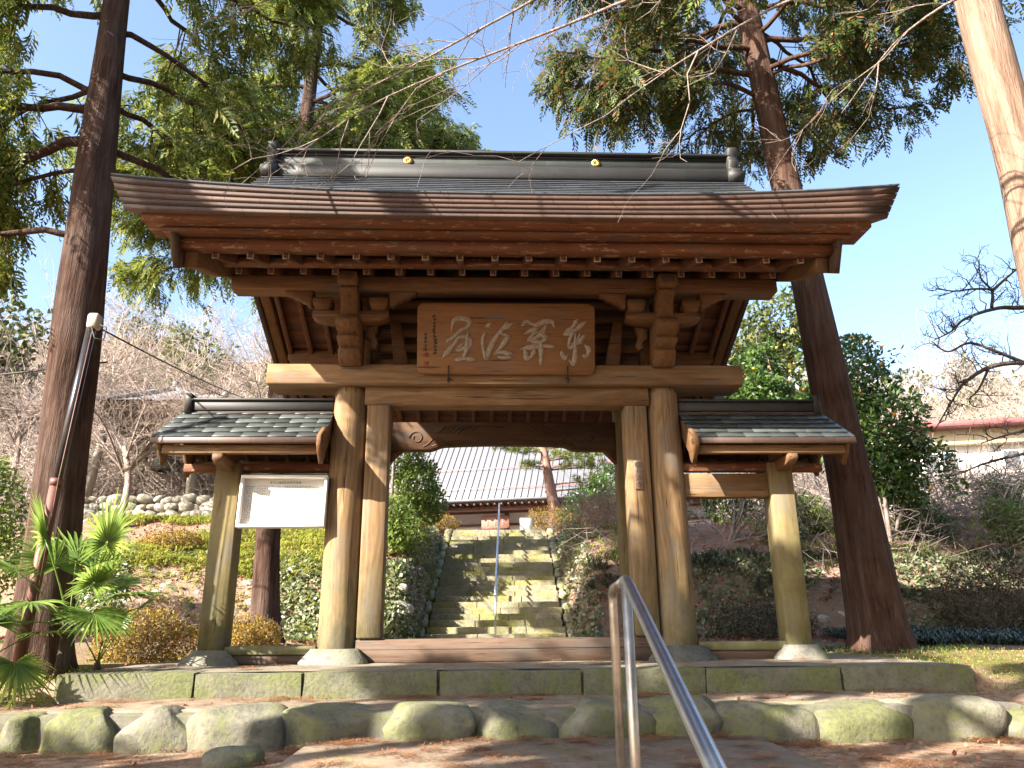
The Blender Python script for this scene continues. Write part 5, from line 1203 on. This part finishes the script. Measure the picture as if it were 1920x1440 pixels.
blades('fern', 'dark strap-leaved tufts overhanging the right bank', on_ground(1.5, 12, 5.7, 6.9, 480, rng, patch(1.5, 5, -.3)), rng, .34, .020, L_dkblade, 10)
blades('fern', 'green tufts on the right slope above the wall', on_ground(1.5, 14, 6.6, 11, 700, rng, lambda x, y: (x < 3.2) | (x > 5.6)), rng, .30, .022, L_fern, 9)
blades('fern', 'rough green growth on the slope before the house', on_ground(7, 18, 5.6, 14, 1100, rng, patch(.8, 6, -.3)), rng, .42, .028, L_dkblade, 9)
blades('lily_turf', 'low bluish lily turf bed beside the leaning cypress', on_ground(5.5, 10.5, 2.9, 4.9, 900, rng, lambda x, y: np.hypot(x-4.8, y-1.5) > 1.1), rng, .32, .022, L_lily, 12)
blades('grass', 'short weeds at the left end of the kerb', on_ground(-4.7, -3.95, -1.9, -.6, 70, rng), rng, .12, .010, L_fern, 8, cat='grass')
blades('grass', 'moss and short grass on the ground right of the gate', on_ground(3.9, 9, -1.6, 3.4, 2600, rng, patch(1.3, 9, -.2)), rng, .045, .008, L_fern, 5, cat='grass')
carpet('fallen_leaves', 'red-brown fallen leaves strewn over the banks', on_ground(-8, 12, 3.6, 12.5, 26000, rng), rng, .06, .05, L_dry, .02, .05)
carpet('fallen_leaves', 'dry leaves strewn on the ground around the gate', on_ground(-5.5, 7, -4.5, 3.5, 3500, rng, lambda x, y: ~((np.abs(x) < 3.9) & (y > -1.4) & (y < .6)) & ~((np.abs(x) < 1.7) & (y < -2.1))), rng, .035, .03, L_dry, .012, .05)
blades('grass', 'grass and weeds round the foot of the leaning cypress', on_ground(4.1, 5.6, .75, 2.2, 260, rng, lambda x, y: np.abs(np.hypot(x-4.82, y-1.5)-.62) < .16), rng, .10, .009, L_dkblade, 7, cat='grass')
side = lambda x, y: np.abs(np.abs(x-STX(y))-1.62) < .3
carpet('ivy', 'ivy and weeds lining both flanks of the stone stairs', on_ground(-2, 2.4, 5.2, 12.5, 16000, rng, side), rng, .075, .06, L_ivy, .09, .4, .5)
blades('fern', 'dark tufts lining both flanks of the stone stairs', on_ground(-2, 2.4, 5.4, 12.5, 900, rng, side), rng, .22, .018, L_dkblade, 8)
def needles(label, P, n, K, L, seed):
    rng = np.random.default_rng(seed); C = P[rng.integers(0, len(P), n)]
    B = np.repeat(C, K, 0) + np.concatenate([rng.normal(0, .05, (n*K, 2)), rng.uniform(.004, .018, (n*K, 1))], 1); a = rng.uniform(0, 2*PI, n*K); D = np.stack([np.cos(a), np.sin(a), rng.uniform(-.05, .22, n*K)], 1)
    V, F = leaf_geo(B, D, np.broadcast_to([0, 0, 1.], B.shape), L*rng.uniform(.5, 1.3, n*K), .0045, .5); tag(obj('fallen_needles', np_mesh('fallen_needles', V, F), L_needle), label, 'needles', kind='stuff')
G1 = [(x, -1.52+rng.normal(0, .05), -.36) for x in rng.uniform(-3.6, 3.8, 60)] + [(x, -2.52+rng.normal(0, .07), -.56 if abs(x-.1) < 1.6 else -.61) for x in rng.uniform(-3.8, 3.9, 90)] + [(rng.uniform(-1.5, 1.7), rng.uniform(-5.0, -2.45), -.557) for _ in range(170)] + [(x, rng.uniform(-4, -2.6), -.61) for x in np.r_[rng.uniform(-4, -1.6, 60), rng.uniform(1.9, 4.5, 90)]] + [(rng.uniform(-3.6, 3.6), rng.uniform(-2.05, -1.45), -.358) for _ in range(70)] + [(rng.uniform(-3.5, 3.8), rng.uniform(-1.25, -.3), -.146) for _ in range(70)]
needles('rusty cypress needles drifted on the steps and path', np.array(G1), 1500, 24, .07, 3)

# ------------------------------------------------------------------ wooded hillside
rng = np.random.default_rng(55); P0, P1, R0, R1 = [], [], [], []; C = []
def far_tree(x, y, h, rng, dens=1.):
    z = float(ground_z(x, y)); S = []
    d = (rng.normal(0, .12), rng.normal(0, .12), 1)
    grow((x, y, z-.3), d, h*.55, .07+.004*h, 0, rng, S, .05, .3, (0, 0), .07, 4)
    tops = [s[1] for s in S[1:]]
    for k in range(int(13*dens)):
        p = tops[int(rng.integers(len(tops)))]; a = rng.random()*2*PI
        grow(p, (math.cos(a), math.sin(a), .7), h*.33*rng.uniform(.6, 1.2), .036, 2, rng, S, .10, .6, (2, 3), .2, 3, .66, .011)
    return S
SS = []
for k in range(60):
    x = rng.uniform(-34, -9.5); y = rng.uniform(17, 56); SS += far_tree(x, y, rng.uniform(5, 9), rng)
for k in range(52):
    x = rng.uniform(12, 48); y = rng.uniform(27, 57); SS += far_tree(x, y, rng.uniform(5, 9), rng)
for k in range(16):
    x = rng.uniform(-12, 14); y = rng.uniform(34, 48); SS += far_tree(x, y, rng.uniform(6, 9), rng)
for k in range(7):
    x = rng.uniform(-9.5, -5.2); y = rng.uniform(12.5, 17); SS += far_tree(x, y, rng.uniform(4, 6), rng)
tag(obj('hillside_wood', seg_mesh(SS, 3), m_pinkt), 'leafless pinkish wood covering the hillside behind the temple', 'wood', kind='stuff')
def brush_wood(name, label, boxes, n, L, R, mat, seed):
    """tangle of fine twigs filling the slope"""
    rng = np.random.default_rng(seed); P = []
    for (x0, x1, y0, y1, zt, wt) in boxes:
        m = int(n*wt); x = rng.uniform(x0, x1, m); y = rng.uniform(y0, y1, m); P.append(np.stack([x, y, ground_z(x, y)+zt*rng.random(m)**1.3], 1))
    P = np.concatenate(P); d = unit(rng.normal(0, 1, P.shape)*[1, .6, .7] + np.array([0, 0, .5])); l = (L*rng.uniform(.4, 1.4, len(P)))[:, None]
    mid = P + d*l*.5 + rng.normal(0, .06, P.shape)*L; en = P + d*l + rng.normal(0, .14, P.shape)*L
    r = R*rng.uniform(.5, 1.3, len(P)); V1, F1 = seg_geo(P, en, r, r*.3)
    tag(MB().add(V1, F1).build(name, mat), label, 'brushwood', kind='stuff')
brush_wood('brushwood', 'tangled bare brushwood on the left hillside', [(-34, -9, 16, 56, 3.5, .5), (-13, -4.6, 12.4, 18, 2.2, .3), (-26, -11, 6, 16, 2.5, .2)], 38000, 1.1, .012, m_pinkt, 1)
brush_wood('brushwood', 'tangled bare brushwood on the right hillside', [(12, 48, 26, 57, 3.5, .8), (10, 22, 9, 16, 1.2, .2)], 34000, 1.3, .015, m_pinkt, 2)
brush_wood('brushwood', 'thin dry stems on the bank right of the stairs', [(1.8, 4.2, 6.8, 12, .8, .5), (6, 12, 5.8, 9, 1.0, .5)], 1600, .7, .006, m_twig, 3)
V, F = leaf_cloud([(rng.uniform(-36, -10), yy, float(ground_z(-20, yy))+rng.uniform(0, 4), 2.2, 1.5, 1.8) for yy in rng.uniform(28, 54, 14)] + [(rng.uniform(14, 48), yy, float(ground_z(30, yy))+rng.uniform(1, 5), 2.2, 1.5, 2) for yy in rng.uniform(36, 54, 10)], 16000, .42, rng, .5, .3, 1.5)
tag(obj('hillside_evergreens', np_mesh('hillside_evergreens', V, F), L_hill), 'scattered evergreen clumps among the bare hillside trees', 'trees', kind='stuff')
